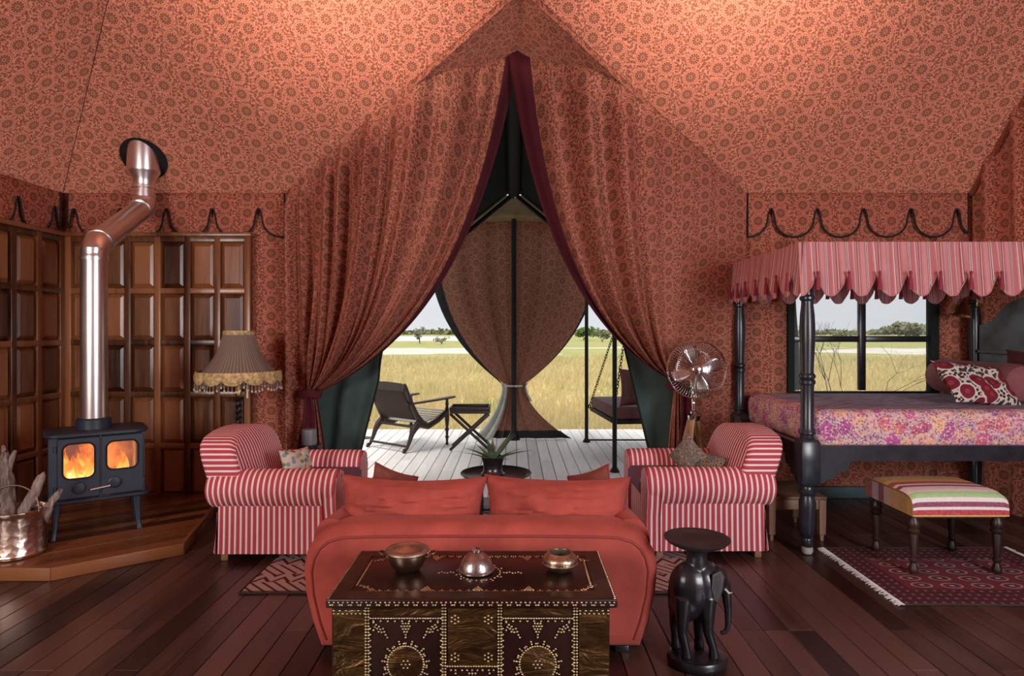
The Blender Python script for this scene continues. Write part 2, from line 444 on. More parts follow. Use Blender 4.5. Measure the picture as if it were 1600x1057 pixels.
# window: frame, mullions, four panes, side drape
WF = M().box((WX0+.03, YB+.0, (WZ0+WZ1)/2), (.06, .07, WZ1-WZ0)).box((WX1-.04, YB, (WZ0+WZ1)/2), (.08, .07, WZ1-WZ0)) \
    .box(((WX0+WX1)/2, YB, WZ0+.012), (WX1-WX0-.14, .07, .024)).box(((WX0+WX1)/2, YB, WZ1-.03), (WX1-WX0-.14, .07, .06)).build('window_1', MT['dark_canvas'])
struct(WF)
mx = P(1346, 530, YB).x; mz = P(1346, 530, YB).z
M().box((mx, YB, (WZ0+WZ1)/2), (.062, .05, WZ1-WZ0-.07)).build('mullion', MT['ebony'], WF, bevel=.006)
M().box(((WX0+.06+mx-.03)/2, YB, mz), (mx-.03-WX0-.06, .05, .058)).build('glazing_bar', MT['ebony'], WF, bevel=.006)
M().box(((mx+.03+WX1-.08)/2, YB, mz), (WX1-.08-mx-.03, .05, .058)).build('glazing_bar', MT['ebony'], WF, bevel=.006)
g = G('clear_tent_window', .12, spec=.5)
_tr = g.t.nodes.new('ShaderNodeBsdfTransparent'); _tr.inputs[0].default_value = (.93, .95, .96, 1)
_gl = g.t.nodes.new('ShaderNodeBsdfGlossy'); _gl.inputs['Roughness'].default_value = .12
_df = g.t.nodes.new('ShaderNodeBsdfDiffuse'); _df.inputs[0].default_value = (.7, .7, .7, 1)
_mx = g.t.nodes.new('ShaderNodeMixShader'); _mx.inputs[0].default_value = .05
_m2 = g.t.nodes.new('ShaderNodeMixShader'); _m2.inputs[0].default_value = .07
g.t.links.new(_tr.outputs[0], _mx.inputs[1]); g.t.links.new(_gl.outputs[0], _mx.inputs[2])
g.t.links.new(_mx.outputs[0], _m2.inputs[1]); g.t.links.new(_df.outputs[0], _m2.inputs[2]); g.t.links.new(_m2.outputs[0], g.out.inputs[0])
MT['clear'] = g.m
for x0, x1 in ((WX0+.06, mx-.031), (mx+.031, WX1-.08)):
    for z0, z1 in ((WZ0+.024, mz-.029), (mz+.029, WZ1-.06)):
        m = M(); m.grid(20, 4, lambda u, v: (lerp(x0, x1, u), YB+.01+.006*sin(u*9+x0*3), lerp(z0, z1, v)))
        m.build('pane', MT['clear'], WF)
m = M()
def wd(u, v):
    z = lerp(WZ1-.05, WZ0+.03, v)
    return (WX0+.055+u*(.05+.09*(v**1.5)), YB+.07+.012*sin(u*11), z)
m.grid(14, 14, wd); m.build('drape', MT['teal_canvas'], WF)

# ---- roof: four slopes, porch cheeks
def poly_sub(m, pts, uvf, n=10):
    """fan-free subdivision of a planar quad / triangle"""
    if len(pts) == 3: pts = [pts[0], pts[1], pts[2], pts[2]]
    a, b, c, d = [Vector(p) for p in pts]
    def f(u, v):
        p = (a.lerp(b, u)).lerp(d.lerp(c, u), v); e = min(1, 12*u*(1-u)*v*(1-v))
        p = p+Vector((0, 0, e*(-.03+.075*noise.noise(p*.9)+.03*noise.noise(Vector((p.x*2.4, p.y*1.1, 4)))))); return p
    m.grid(n, n, f, lambda u, v: uvf(f(u, v)))
uvb = lambda p: (p.x, (YB-p.y)*math.hypot(1, SL))
uvl = lambda p: (p.y, (p.x-XL)*math.hypot(1, SL))
uvf_ = lambda p: (p.x, (p.y-YF)*math.hypot(1, SL))
RX = XL+(YB-YR); VA = Vector((XA, YA, ZA))
R0 = Vector((RX, YR, ZR)); R1 = Vector((XR, YR, ZR)); RM = Vector((XA, YR, ZR))
m = M()
poly_sub(m, [(XL, YB, ZE), (GL, YB, ZE), VA, R0], uvb, 48)
poly_sub(m, [R0, VA, VA, RM], uvb, 6)
poly_sub(m, [(GR, YB, ZE), (XR, YB, ZE), R1, VA], uvb, 48)
poly_sub(m, [VA, R1, R1, RM], uvb, 6)
poly_sub(m, [(XL, YF, ZE), (XL, YB, ZE), R0], uvl, 12)
poly_sub(m, [(XR, YF, ZE), (XL, YF, ZE), R0, R1], uvf_, 8)
struct(m.build('ceiling', MT['roof']))
m = M(); AP = (XA, YB, ZA)
uvp = lambda p: (p.y, p.x*1.17)
poly_sub(m, [(GL, YB, ZE), AP, VA], uvp, 8); poly_sub(m, [(GR, YB, ZE), VA, AP], uvp, 8)
struct(m.build('ceiling_porch', MT['curtain']))
# the roll of cloth along hip and gable, and a stitched seam
struct(M().tube([(XR-.015, lerp(YB, YR, t), lerp(ZE, ZR, t)-.02) for t in [i/30 for i in range(31)]], .028, 8).build('trim_1', MT['roof']))
hip = [(lerp(XL, RX, t), lerp(YB, YR, t), lerp(ZE, ZR, t)-.006) for t in [i/20 for i in range(21)]]
struct(M().tube(hip, .0025, 6).build('trim_2', MT['maroon']))

# ---- scalloped valances below the eave
def valance(name, label, x0, x1, n, z_top, z_bot, z_cusp, axis, fixed, sgn, mat, first=0.0, parent=None):
    """cloth flap with ogee scallops along its lower edge and a piped border"""
    t = T(name, label, 'valance', (0, 0, 0))
    L = abs(x1-x0)
    def zb(s):
        k = ((s/L)*n+first) % 1.0
        d = abs(k-.5)*2                       # 0 in the middle of a lobe, 1 at the cusp
        q = .62*(1-math.sqrt(max(0, 1-min(1, d/.84)**2)))+.38*sst(.80, .97, d)
        return lerp(z_bot, z_cusp, q)
    def pt(s, z, off=0):
        w = fixed+sgn*(.045+.006*sin(s*5)+off)
        a = lerp(x0, x1, s/L)
        return (a, w, z) if axis == 'x' else (w, a, z)
    m = M(); m.grid(int(n*44), 6, lambda u, v: pt(u*L, lerp(z_top, zb(u*L), v)), lambda u, v: (lerp(x0, x1, u), lerp(z_top, zb(u*L), v)))
    m.build('flap', mat, t, solid=.004)
    pts = [pt(i/(n*44)*L, zb(i/(n*44)*L), .004) for i in range(int(n*44)+1)]
    M().tube(pts, .0085, 6).build('piping', MT['piping'], t)
    M().tube([pt(0, z_top, .004), pt(0, zb(0), .004)], .008, 6).build('piping', MT['piping'], t)
    M().tube([pt(L, z_top, .004), pt(L, zb(L), .004)], .008, 6).build('piping', MT['piping'], t)
    return t
valance('scalloped_valance', 'patterned cloth valance with black piped scallops above the tall wood panelling', -4.22, -2.17, 4.7, ZE-.01, 2.475, 2.74, 'x', YB, -1, MT['wall'], first=.86)
valance('scalloped_valance', 'patterned cloth valance with black piped scallops above the pink bed canopy', 2.21, 4.30, 4.75, ZE-.01, 2.475, 2.74, 'x', YB, -1, MT['wall'], first=.5)
valance('scalloped_valance', 'short patterned valance along the side wall over the panelling return', 3.6, 6.0, 5.4, ZE-.01, 2.475, 2.74, 'y', XL, 1, MT['wall'], first=.75)
# ================================================================== DOORWAY CURTAINS
def gable_curtain(side):
    """side -1: west curtain, +1: east one. Strands fall from the rake, sweep to the tie and hang as a tail."""
    if side < 0:
        xo, xi, tie, dx, zc, zi = -2.14, -.02, Vector((-1.86, 5.97, 1.01)), -.36, 1.66, ZA-.03
    else:
        xo, xi, tie, dx, zc, zi = 2.18, .06, Vector((1.50, 5.97, 1.09)), .26, 1.62, ZA-.03
    span = xi-xo
    def top(u):
        x = xo+span*u; return x, lerp(ZE-.02, zi, u)
    def ytop(u):                          # outer strands hang from the valley, inner ones from the gable peak
        return YB-.05-(YB-YA)*u*.86*sst(1.0, .55, u)
    def bez(a, b, c, t): return (1-t)**2*a+2*t*(1-t)*b+t*t*c
    def pt(u, s, off=0):
        x0, z0 = top(u); yt = ytop(u)
        g = sst(.06, .17, u) if side < 0 else sst(.19, .36, u)
        # hanging straight
        xs = x0; zs = lerp(z0, .04, s)
        # gathered
        k = .80
        if s < k:
            t = s/k
            xg = bez(x0, x0+dx*u**3, tie.x+(u-.6)*.10, t); zg = bez(z0, lerp(1.45, zc, u), tie.z, t)
        else:
            t = (s-k)/(1-k)
            xg = tie.x+(u-.6)*(.10+.22*sin(t*pi/2)) - side*.02*t; zg = lerp(tie.z, .12, t)
        x = lerp(xs, xg, g); z = lerp(zs, zg, g)
        # folds
        pinch = 1-.75*g*math.exp(-((s-k)/.14)**2)
        if side < 0:
            f = .060*sin(u*95+2*noise.noise(Vector((u*6, s*.6, 1))))*sst(.8, .25, u)*(.4+.6*sst(0, .08, s))
            f += .17*noise.noise(Vector((u*15+1.2*s*g, s*.7, 5)))+.055*sin(u*34+s*2.0*g)
        else:
            q = sst(.35, .62, u)
            f = q*(.13*noise.noise(Vector((u*13-1.0*s*g, s*.7, 9)))+.060*sin(u*44-s*2.5*g))+.010*noise.noise(Vector((u*4, s*2, 2)))
        f *= sst(0, .06, s)*.85+.15
        y = lerp(yt-.05, YB-.10-.10*g, sst(0, .85, s))-f*pinch
        if s >= k: y = y-.02*g
        return Vector((x, min(y, YB-.02)-off, z))
    nm = 'west' if side < 0 else 'east'
    if side < 0:
        t = T('doorway_curtain', 'patterned terracotta curtain with gathered top, tied back beside the striped armchair near the stove', 'curtain', (0, 0, 0))
    else:
        t = T('doorway_curtain', 'patterned terracotta curtain with a wide maroon edge, tied back beside the pedestal fan', 'curtain', (0, 0, 0))
    ub = .98 if side < 0 else .962
    sp = 1.35
    uvf = lambda u, v: (xo+span*u*(sp if side < 0 else 1.1), -lerp(0, 3.9, v)+1.3*u)
    m = M(); m.grid(170, 56, lambda u, v: pt(u*ub, v), lambda u, v: uvf(u*ub, v)); m.build('cloth', MT['curtain'], t)
    m = M(); m.grid(8, 56, lambda u, v: pt(lerp(ub-.004, 1.03 if side < 0 else 1.06, u), v, .012)); m.build('edge_band', MT['maroon'], t, solid=.006)
    # tie back sash wrapped round the gathers with a hanging end
    a = [tie+Vector((.085*cos(q), -.115+.06*sin(q), .012*sin(3*q))) for q in [2*pi*i/20 for i in range(21)]]
    M().tube(a, .024, 8, flat=1.6).build('sash', MT['maroon'], t)
    m = M(); m.grid(8, 18, lambda u, v: (tie.x+(u-.5)*(.07+.09*v)+(.0 if side < 0 else .05)+.01*sin(v*5), tie.y-.185-.018*sin(u*9), tie.z-.02-v*(.42 if side < 0 else .80)))
    m.build('sash_end', MT['maroon'], t, solid=.008)
    e = Vector((GL+.02, YB-.05, tie.z+.02)) if side < 0 else Vector((2.20, YB-.03, 1.10))
    m = M(); m.grid(12, 3, lambda u, v: tuple(tie.lerp(e, u)+Vector((side*.05*(1-u), -.05*(1-u), (v-.5)*.055-.02*sin(pi*u)))))
    m.build('sash_strap', MT['maroon'], t, solid=.008)
    return t
gable_curtain(-1); gable_curtain(1)

# lip added along the roof cloth for a crisp, shaded edge over the curtains
for gx, nm in ((GL, 'trim_3'), (GR, 'trim_4')):
    a_, b_ = Vector((gx, YB-.02, ZE)), VA
    m = M(); m.grid(30, 2, lambda u, v: tuple(a_.lerp(b_, u)+Vector((0, .012*v, -.055*v*min(1, 6*u+.2)))), lambda u, v: (u*2.8, v*.06)); struct(m.build(nm, MT['roof'], solid=.012))

# canvas weather flaps just outside, drawn aside
def weather_flap(side, label):
    t = T('canvas_flap', label, 'flap', (0, 0, 0))
    def pt(u, v):
        z = lerp(4.0, .01, v)
        if side < 0: xin = lerp(-.12, -1.30, sst(0, .72, v)) if v < .72 else lerp(-1.30, -1.58, (v-.72)/.28)
        else: xin = lerp(.14, 1.06, sst(0, .64, v)) if v < .64 else lerp(1.06, 1.40, (v-.64)/.36)
        xout = side*(max(.10, (4.10-z)/.80-.05) if z > 2.95 else 2.1)
        xin = side*min(abs(xin), abs(xout)-.02)
        x = lerp(xout, xin, u)
        return (x, YB+.11+.03*sin(u*17)*min(1, 2*v)+.02*noise.noise(Vector((u*4, v*3, side))), z)
    M().grid(60, 40, pt).build('sheet', MT['teal_canvas'], t)
    M().tube([Vector(pt(1, i/40))+Vector((0, -.004, 0)) for i in range(41)], .009, 6).build('hem', MT['dark_canvas'], t)
weather_flap(-1, 'dark teal canvas flap drawn aside behind the curtain next to the plantation chair')
weather_flap(1, 'dark teal canvas flap drawn aside behind the curtain next to the porch swing')

# ================================================================== PORCH
DK0, DK1 = YB+.02, 10.25
DECK = struct(M().box((0, (DK0+DK1)/2, -.10), (8.4, DK1-DK0, .10)).build('floor_deck', MT['subfloor']))
bw = .142; n = int(7.6/bw)
for i in range(n):
    x = -3.8+bw*(i+.5); c = DK0+RND.choice([1.1, 1.7, 2.4, 3.0])
    for a, b in ((DK0, c), (c, DK1)):
        place_plank('deck_board', bw-.008, b-a-.003, .04, MT['deck'], DECK, (x, (a+b)/2, -.041+RND.uniform(0, .002)))
# ridge, roof canvas, rafters
PR0 = Vector((.03, YB+.06, ZA-.02)); PR1 = Vector((.0, 9.60, 3.24)); PSL = .80
def pridge(y): return lerp(PR0.z, PR1.z, (y-PR0.y)/(PR1.y-PR0.y))
PO = struct(M().grid(12, 20, lambda u, v: (-(1.45*u), lerp(PR0.y, 8.66, v), pridge(lerp(PR0.y, 8.66, v))-PSL*1.45*u))
    .grid(12, 20, lambda u, v: (1.45*u, lerp(PR0.y, 8.66, v), pridge(lerp(PR0.y, 8.66, v))-PSL*1.45*u)).build('ceiling_veranda', MT['dark_canvas'], solid=.01))
struct(M().tube([(0, PR0.y+.02, pridge(PR0.y)-.10), (0, 8.6, pridge(8.6)-.09)], .082, 12).build('beam_ridge', MT['porchmetal']))
FR = T('rafter_pair', 'black metal inverted V rafters with a hook hanging under the porch peak', 'rafters', (0, 8.6, 0))
zp = pridge(8.6)-.10
for s in (-1, 1):
    M().tube([(0, 0, zp), (s*1.42, 0, zp-.82*1.42)], .028, 8).build('rafter', MT['porchmetal'], FR)
    pass
M().tube([(0, -.06, zp+.05), (0, -.06, zp-.04), (.03, -.06, zp-.06)], .012, 6).build('hook', MT['steel'], FR)
# khaki end of the fly sheet
t = T('fly_sheet', 'khaki fly sheet seen beneath the porch peak above the far curtains', 'canvas', (0, 0, 0))
M().grid(16, 8, lambda u, v: (lerp(-1.25, 1.25, u), lerp(8.70, 9.55, v), lerp(pridge(8.6)-.10, 3.15, v)-.10*(abs(u-.5)*2)**2+.05*sin(pi*v))).build('sheet', MT['tan_canvas'], t, solid=.006)
# centre pole
t = T('porch_pole', 'slim black pole standing at the middle of the far porch curtains', 'pole', (0, 9.27, 0))
M().cyl((0, 0, 0), (0, 0, 3.2), .036, n=12).build('shaft', MT['porchmetal'], t)
M().lathe([(.09, 0), (.09, .012), (.05, .02), (.045, .06)], 16).build('foot_plate', MT['porchmetal'], t)
# far curtains, tied to the pole
def porch_curtain(side):
    t = T('porch_curtain', 'dusky patterned porch curtain tied low on the %s side of the slim pole' % ('chair' if side < 0 else 'swing'), 'curtain', (0, 0, 0))
    zt, ztie = 3.18, .78
    def pt(u, s, off=0):
        xo = side*(.0+1.25*u)
        k = .66
        if s < k:
            q = s/k
            x = lerp(xo, side*(.0+.16*u), q**2.4*(.62+.38*q)); z = lerp(zt-.10*u*u, ztie+.02*u, q)
        else:
            q = (s-k)/(1-k)
            wd = (.50 if side < 0 else .78)
            x = side*(.0+.16*u+(wd-.10)*u*q**1.8); z = lerp(ztie, .012, q)
        y = 9.33+.05*noise.noise(Vector((u*5+side, s*1.2, 3)))*sst(0, .2, s)-.025*sin(u*21)*(1-.6*math.exp(-((s-k)/.12)**2))
        return Vector((x, max(9.312, min(y, 9.375))-off, z))
    e = .89 if side < 0 else .97
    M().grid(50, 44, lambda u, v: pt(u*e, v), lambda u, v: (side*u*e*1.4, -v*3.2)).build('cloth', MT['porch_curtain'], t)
    b = M(); b.grid(8, 30, lambda u, v: pt(lerp(e, 1.0, u), v*.66, .0)); b.build('lining_edge', MT['blk_lining'], t)
    if side < 0:
        b = M(); b.grid(14, 16, lambda u, v: pt(lerp(.55, 1.06, u), lerp(.655, 1, v), .03+.02*sin(u*7))); b.build('lining', MT['lining'], t)
        b = M(); b.grid(14, 3, lambda u, v: pt(u, lerp(.95, 1, v), .006)); b.build('hem', MT['blk_lining'], t)
    else:
        b = M(); b.grid(5, 14, lambda u, v: pt(lerp(.62, 1.15, u), lerp(.655, .76, v), -.01)); b.build('lining', MT['lining'], t)
        b = M(); b.grid(14, 3, lambda u, v: pt(u, lerp(.95, 1, v), .006)); b.build('hem', MT['blk_lining'], t)
    a = [(side*(.005+.11*sin(q)), 9.36-.09*(1-cos(q))*.75, ztie) for q in [pi*i/10 for i in range(11)]]
    M().tube(a, .014, 6).build('tie', MT['lining'], t)
porch_curtain(-1); porch_curtain(1)
# ================================================================== STOVE CORNER
# ---- tall panelled wood screens lining the corner
def panelling(label, org, ux, L, ncol, nrow, h, flip):
    """org: foot of the run, ux: unit direction along it; local x along, -y towards the room"""
    t = T('wood_panelling', label, 'panelling', org, math.atan2(ux[1], ux[0]))
    st, rl = .058, .052; cw = (L-st)/ncol; ch = (h-rl)/nrow
    sgn = flip
    for i in range(ncol+1): M().box((i*cw+st/2, sgn*-.025, h/2), (st, .05, h)).build('stile', MT['panel'], t, bevel=.004)
    for j in range(nrow+1):
        M().box((L/2, sgn*-.026, j*ch+rl/2), (L-.004, .046, rl)).build('rail', MT['panel'], t, bevel=.004)
    M().box((L/2, sgn*-.008, h/2), (L, .014, h)).build('backing', MT['panel'], t)
    w, hh = cw-st, ch-rl; b = .040
    def ring(q, y): return [(-w/2+q, y, -hh/2+q), (w/2-q, y, -hh/2+q), (w/2-q, y, hh/2-q), (-w/2+q, y, hh/2-q)]
    m = M(); m.loft([ring(0, sgn*-.015), ring(.004, sgn*-.018), ring(b, sgn*-.046), ring(b+.004, sgn*-.044)] if sgn > 0 else
                    [ring(0, sgn*-.015), ring(.004, sgn*-.018), ring(b, sgn*-.046), ring(b+.004, sgn*-.044)], caps=(False, True), smooth=False)
    me = None
    for i in range(ncol):
        for j in range(nrow):
            loc = (i*cw+st+w/2, 0, j*ch+rl+hh/2)
            if me is None: o = m.build('panel', MT['panel'], t); me = o.data
            else: o = bpy.data.objects.new('panel', me); COL.objects.link(o); o.parent = t
            o.location = loc
    M().box((L/2, sgn*-.032, h+.018), (L+.03, .075, .04)).build('cornice', MT['panel'], t, bevel=.008)
    return t
panelling('tall dark teak panelling of raised squares standing against the back wall behind the stove', (-4.20, 6.03, 0), (1, 0), 1.735, 6, 5, 2.47, 1)
panelling('lighter teak panelling return along the side wall, catching light on its bevels', (-4.245, 3.62, 0), (0, 1), 2.36, 8, 5, 2.47, 1)

# ---- raised hearth of timber boards
HZ = .082
hp = [(-4.18, 4.07), (-2.94, 4.06), (-2.34, 4.54), (-2.55, 5.43), (-2.62, 5.95), (-4.18, 5.95)]
HE = T('hearth_platform', 'low timber hearth platform with angled corners beneath the iron stove', 'hearth', (-3.2, 4.9, 0))
hx = Matrix.Translation((3.2, -4.9, 0))
m = M(); m.loft([[(x, y, .001) for x, y in inset(hp, .03)], [(x, y, HZ-.03) for x, y in inset(hp, .03)]], smooth=False); m.xf(hx); m.build('core', MT['subfloor'], HE)
def clip(poly, a, b, c, keep):           # keep side a*x+b*y<=c
    out = []
    for i in range(len(poly)):
        p, q = poly[i], poly[(i+1) % len(poly)]
        dp = (a*p[0]+b*p[1]-c)*keep; dq = (a*q[0]+b*q[1]-c)*keep
        if dp <= 0: out.append(p)
        if dp*dq < 0:
            s = dp/(dp-dq); out.append((p[0]+(q[0]-p[0])*s, p[1]+(q[1]-p[1])*s))
    return out
ang = math.atan2(.48, .60); na = (-sin(ang), cos(ang))
offs = [na[0]*p[0]+na[1]*p[1] for p in hp]
k = min(offs); bwid = .118
while k < max(offs):
    q = clip(clip(inset(hp, .016), na[0], na[1], k+bwid-.003, 1), na[0], na[1], k, -1)
    if len(q) >= 3:
        m = M(); dz = RND.uniform(0, .002)
        cx = sum(p[0] for p in q)/len(q); cy = sum(p[1] for p in q)/len(q)
        R2 = Matrix.Rotation(-ang, 4, 'Z')
        pts = [R2 @ Vector((x-cx, y-cy, 0)) for x, y in q]
        m.loft([[(p.x, p.y, -.028) for p in pts], [(p.x, p.y, dz) for p in pts]], smooth=False)
        o = m.build('board', MT['hearth'], HE); o.location = (cx+3.2, cy-4.9, HZ-.002); o.rotation_euler = (0, 0, ang)
    k += bwid
for i in range(4):
    a, b = hp[i], hp[(i+1) % 6]
    dx, dy = b[0]-a[0], b[1]-a[1]; L = math.hypot(dx, dy)
    o = M().box((L/2, 0.012, HZ/2), (L-.004, .026, HZ)).build('edge_board', MT['hearth'], HE, bevel=.003)
    o.location = (a[0]+3.2, a[1]-4.9, .001); o.rotation_euler = (0, 0, math.atan2(dy, dx))

# ---- stove (front faces local -y)
fx, fy = -2.90+3.20, 5.03-4.54
ST = T('wood_stove', 'black cast iron double door stove with a lit fire on the timber hearth', 'stove', (-3.185, 4.885, HZ), .62)
sw, sd, z0, z1 = .60, .40, .285, .735
def rbox(w, d, r, za, zb, n=5): return [[(x, y, z) for x, y in rrect(w, d, r, n)] for z in (za, zb)]
bd = M()
# hollow body: sides, back, top and bottom, open at the front
bd.box((-sw/2+.012, 0, (z0+z1)/2), (.024, sd-.02, z1-z0)); bd.box((sw/2-.012, 0, (z0+z1)/2), (.024, sd-.02, z1-z0))
bd.box((0, sd/2-.012, (z0+z1)/2), (sw-.05, .024, z1-z0)); bd.box((0, 0, z0+.012), (sw-.05, sd-.05, .024)); bd.box((0, 0, z1-.012), (sw-.05, sd-.05, .024))
bd.build('body', MT['iron'], ST)
bk = plain('fire_brick', (.34, .17, .08), .9, nz=.35, scale=14)
M().box((0, sd/2-.04, (z0+z1)/2), (sw-.06, .03, z1-z0-.06)).build('fire_brick', bk, ST)
M().box((-sw/2+.04, 0, (z0+z1)/2), (.03, sd-.12, z1-z0-.06)).build('fire_brick', bk, ST)
M().box((sw/2-.04, 0, (z0+z1)/2), (.03, sd-.12, z1-z0-.06)).build('fire_brick', bk, ST)
def plate(w, d, r, za, zb, e=.008):
    m = M(); m.loft([[(x, y, za) for x, y in rrect(w-2*e, d-2*e, r)], [(x, y, za+e) for x, y in rrect(w, d, r)], [(x, y, zb-e) for x, y in rrect(w, d, r)], [(x, y, zb) for x, y in rrect(w-2*e, d-2*e, r)]]); return m
m = plate(sw+.06, sd+.05, .10, z1, z1+.03); m.build('top_plate', MT['iron'], ST)
m = plate(sw+.07, sd+.05, .06, z0-.028, z0); m.build('ash_lip', MT['iron'], ST)
for sx in (-1, 1):
    for sy in (-1, 1):
        L = []
        for z, w, ox in ((z0-.028, .062, 0), (z0-.08, .05, .002), (.06, .032, .010), (.02, .034, .016), (0, .040, .020)):
            L.append([(sx*(sw/2-.05+ox)+x, sy*(sd/2-.05+ox)+y, z) for x, y in rrect(w, w, w*.25, 3)])
        m = M(); m.loft(L[::-1]); m.build('leg', MT['iron'], ST)
yf = -sd/2+.01
fireem = []
for (xa, xb, side) in ((-sw/2+.055, .012, 0), (.020, sw/2-.012, 1)):
    cx, w = (xa+xb)/2, xb-xa; cz, h = (z0+z1)/2+.002, z1-z0-.016
    if side == 1: gw, gh, gz = w-.060, h*.50, cz+h*.155
    else: gw, gh, gz = w-.058, h*.60, cz+h*.115
    out = rrect(w, h, .012, 5)
    inn = [(x, y) for x, y in rrect(gw, gh, .05, 5)]
    inn2 = [(x, y) for x, y in rrect(gw-.016, gh-.016, .042, 5)]
    m = M(); o3 = lambda L, y, oz=0: [(cx+x, y, cz+z+oz) for x, z in L]
    og = gz-cz
    m.loft([o3(inn, yf, og), o3(inn, yf-.028, og), o3(inset(inn, -.006), yf-.034, og), o3(inset(out, .004), yf-.034), o3(out, yf-.030), o3(out, yf)], caps=(False, False))
    dr = m.build('door', MT['iron'], ST)
    g_ = M(); g_.loft([o3(inn, yf-.010, og), o3(inn, yf-.014, og)], smooth=False); g_.build('glass', MT['clear'], dr)
    r_ = M(); r_.loft([o3(inn, yf-.016, og), o3(inn, yf-.024, og), o3(inn2, yf-.024, og), o3(inn2, yf-.016, og)], caps=(False, False)); r_.build('seal', MT['deepblack'], dr)
    vx = cx+(.0 if side == 0 else -.05); vz = cz-h*.335 if side == 0 else cz-h*.30
    k_ = M(); T_ = tr(vx, yf-.034, vz) @ rot('X', pi/2)
    k_.lathe([(.044, 0), (.044, .008), (.036, .014), (.030, .014), (.030, .022), (.006, .024)], 20, T_); k_.box((vx, yf-.062, vz), (.058, .012, .012), rot('Y', .5)); k_.build('air_vent', MT['iron'], dr)
    # hinges
    hxp = xa if side == 0 else xb
    for zz in (cz-h*.33, cz+h*.33):
        M().cyl((hxp+(-.012 if side == 0 else .004), yf-.026, zz-.022), (hxp+(-.012 if side == 0 else .004), yf-.026, zz+.022), .010, n=10).build('hinge', MT['iron'], dr)
    if side == 1:
        hd = M(); hd.tube([(xa+.03, yf-.030, cz-h*.345), (xa+.02, yf-.055, cz-h*.355), (xa-.02, yf-.062, cz-h*.36)], .007, 8)
        hd.cyl((xa-.07, yf-.060, cz-h*.372), (xa+.055, yf-.060, cz-h*.338), .009, n=10); hd.build('handle', MT['steel'], dr)
M().box((0.016, yf-.012, (z0+z1)/2), (.012, .03, z1-z0)).build('centre_post', MT['iron'], ST)
M().box((-sw/2+.03, yf-.002, (z0+z1)/2), (.052, .03, z1-z0)).build('front_post', MT['iron'], ST)
# fire: burning logs, flames, and the light they give
lg = plain('charred_log', (.018, .010, .007), .9, nz=.5, scale=20)
for (a, b, r) in (((-.20, -.02, z0+.055), (.20, .05, z0+.06), .034), ((-.18, .07, z0+.06), (.19, -.04, z0+.10), .030), ((-.05, -.08, z0+.055), (.22, -.08, z0+.06), .026)):
    M().tube([a, tuple((p+q)/2+.006 for p, q in zip(a, b)), b], [r, r*1.06, r*.9], 9).build('log', lg, ST)
g = G('flame', 1)
gz_ = g.sep(g.tc('Generated'))[2]; nf = g.noise(g.map(g.tc('Object'), (14, 14, 7)), 1, 4, .6, 1.2)
f = g.m_('SUBTRACT', g.m_('ADD', g.m_('MULTIPLY', nf, 1.5), .12), g.m_('MULTIPLY', gz_, .95))
e = g.t.nodes.new('ShaderNodeEmission'); e.inputs[1].default_value = 2.3
g.put(e.inputs[0], g.ramp(f, [(.15, (.30, .03, .002)), (.48, (.85, .17, .01)), (.72, (1, .42, .05)), (.95, (1, .78, .34))]))
tp = g.t.nodes.new('ShaderNodeBsdfTransparent'); mx_ = g.t.nodes.new('ShaderNodeMixShader')
g.put(mx_.inputs[0], g.m_('MULTIPLY', g.m_('SUBTRACT', f, .10), 3.2, clamp=True)); g.t.links.new(tp.outputs[0], mx_.inputs[1]); g.t.links.new(e.outputs[0], mx_.inputs[2]); g.t.links.new(mx_.outputs[0], g.out.inputs[0])
m = M(); rr = random.Random(4)
for k in range(15):
    x = rr.uniform(-.22, .20); y = rr.uniform(-.06, .10); hh = rr.uniform(.20, .34); r = rr.uniform(.035, .060)
    ph = rr.uniform(0, 6)
    loops = []
    for i in range(9):
        q = i/8; rad = r*(sin(pi*min(1, q*.85+.16))**.9)*(1-q*.55)+.001
        loops.append([(x+.03*sin(ph+q*5)*q+rad*cos(2*pi*j/9), y+.02*cos(ph+q*4)*q+rad*.6*sin(2*pi*j/9), z0+.07+hh*q) for j in range(9)])
    m.loft(loops)
m.build('flames', g.m, ST)
fl = bpy.data.lights.new('fire_light', 'POINT'); fl.energy = 9; fl.color = (1, .42, .10); fl.shadow_soft_size = .06
fo = bpy.data.objects.new('fire_light', fl); COL.objects.link(fo); fo.parent = ST; fo.location = (0, 0, z0+.24)

# ---- flue pipe
FL = T('flue_pipe', 'polished steel flue pipe cranking back from the stove up through the roof', 'pipe', (0, 0, 0))
b0 = Vector((-3.215, 4.90, HZ+z1+.03)); b1 = Vector((b0.x, b0.y, 2.22))
c1 = Vector((-3.375, 5.84, 2.72))
pipe_r = .092
M().lathe([(.118, 0), (.118, .07), (.112, .075), (.096, .08)], 28, tr(b0)).build('collar', MT['iron'], FL)
M().cyl(b0+Vector((0, 0, .06)), b1, pipe_r, n=32).build('lower_section', MT['steel'], FL)
dv = (c1-b1).normalized()
def elbow(p, d0, d1, r):
    """segmented elbow at p turning from d0 to d1"""
    a = p-d0*.10; b = p+d1*.10
    pts = [a, p-d0*.045+d1*.003, p+d1*.045-d0*.003, b]
    m = M(); m.tube(pts, r*1.03, 28, caps=(False, False))
    for q, dd in ((a, d0), (b, d1)): m.tube([q-dd*.012, q+dd*.012], r*1.09, 28)
    return m
zu = Vector((0, 0, 1))
elbow(b1+zu*.02, zu, dv, pipe_r).build('elbow', MT['steel'], FL)
M().tube([b1+zu*.02+dv*.09, c1-dv*.09], pipe_r, 32, caps=(False, False)).build('middle_section', MT['steel'], FL)
elbow(c1, dv, zu, pipe_r).build('elbow', MT['steel'], FL)
zt = ZE+SL*(YB-c1.y)
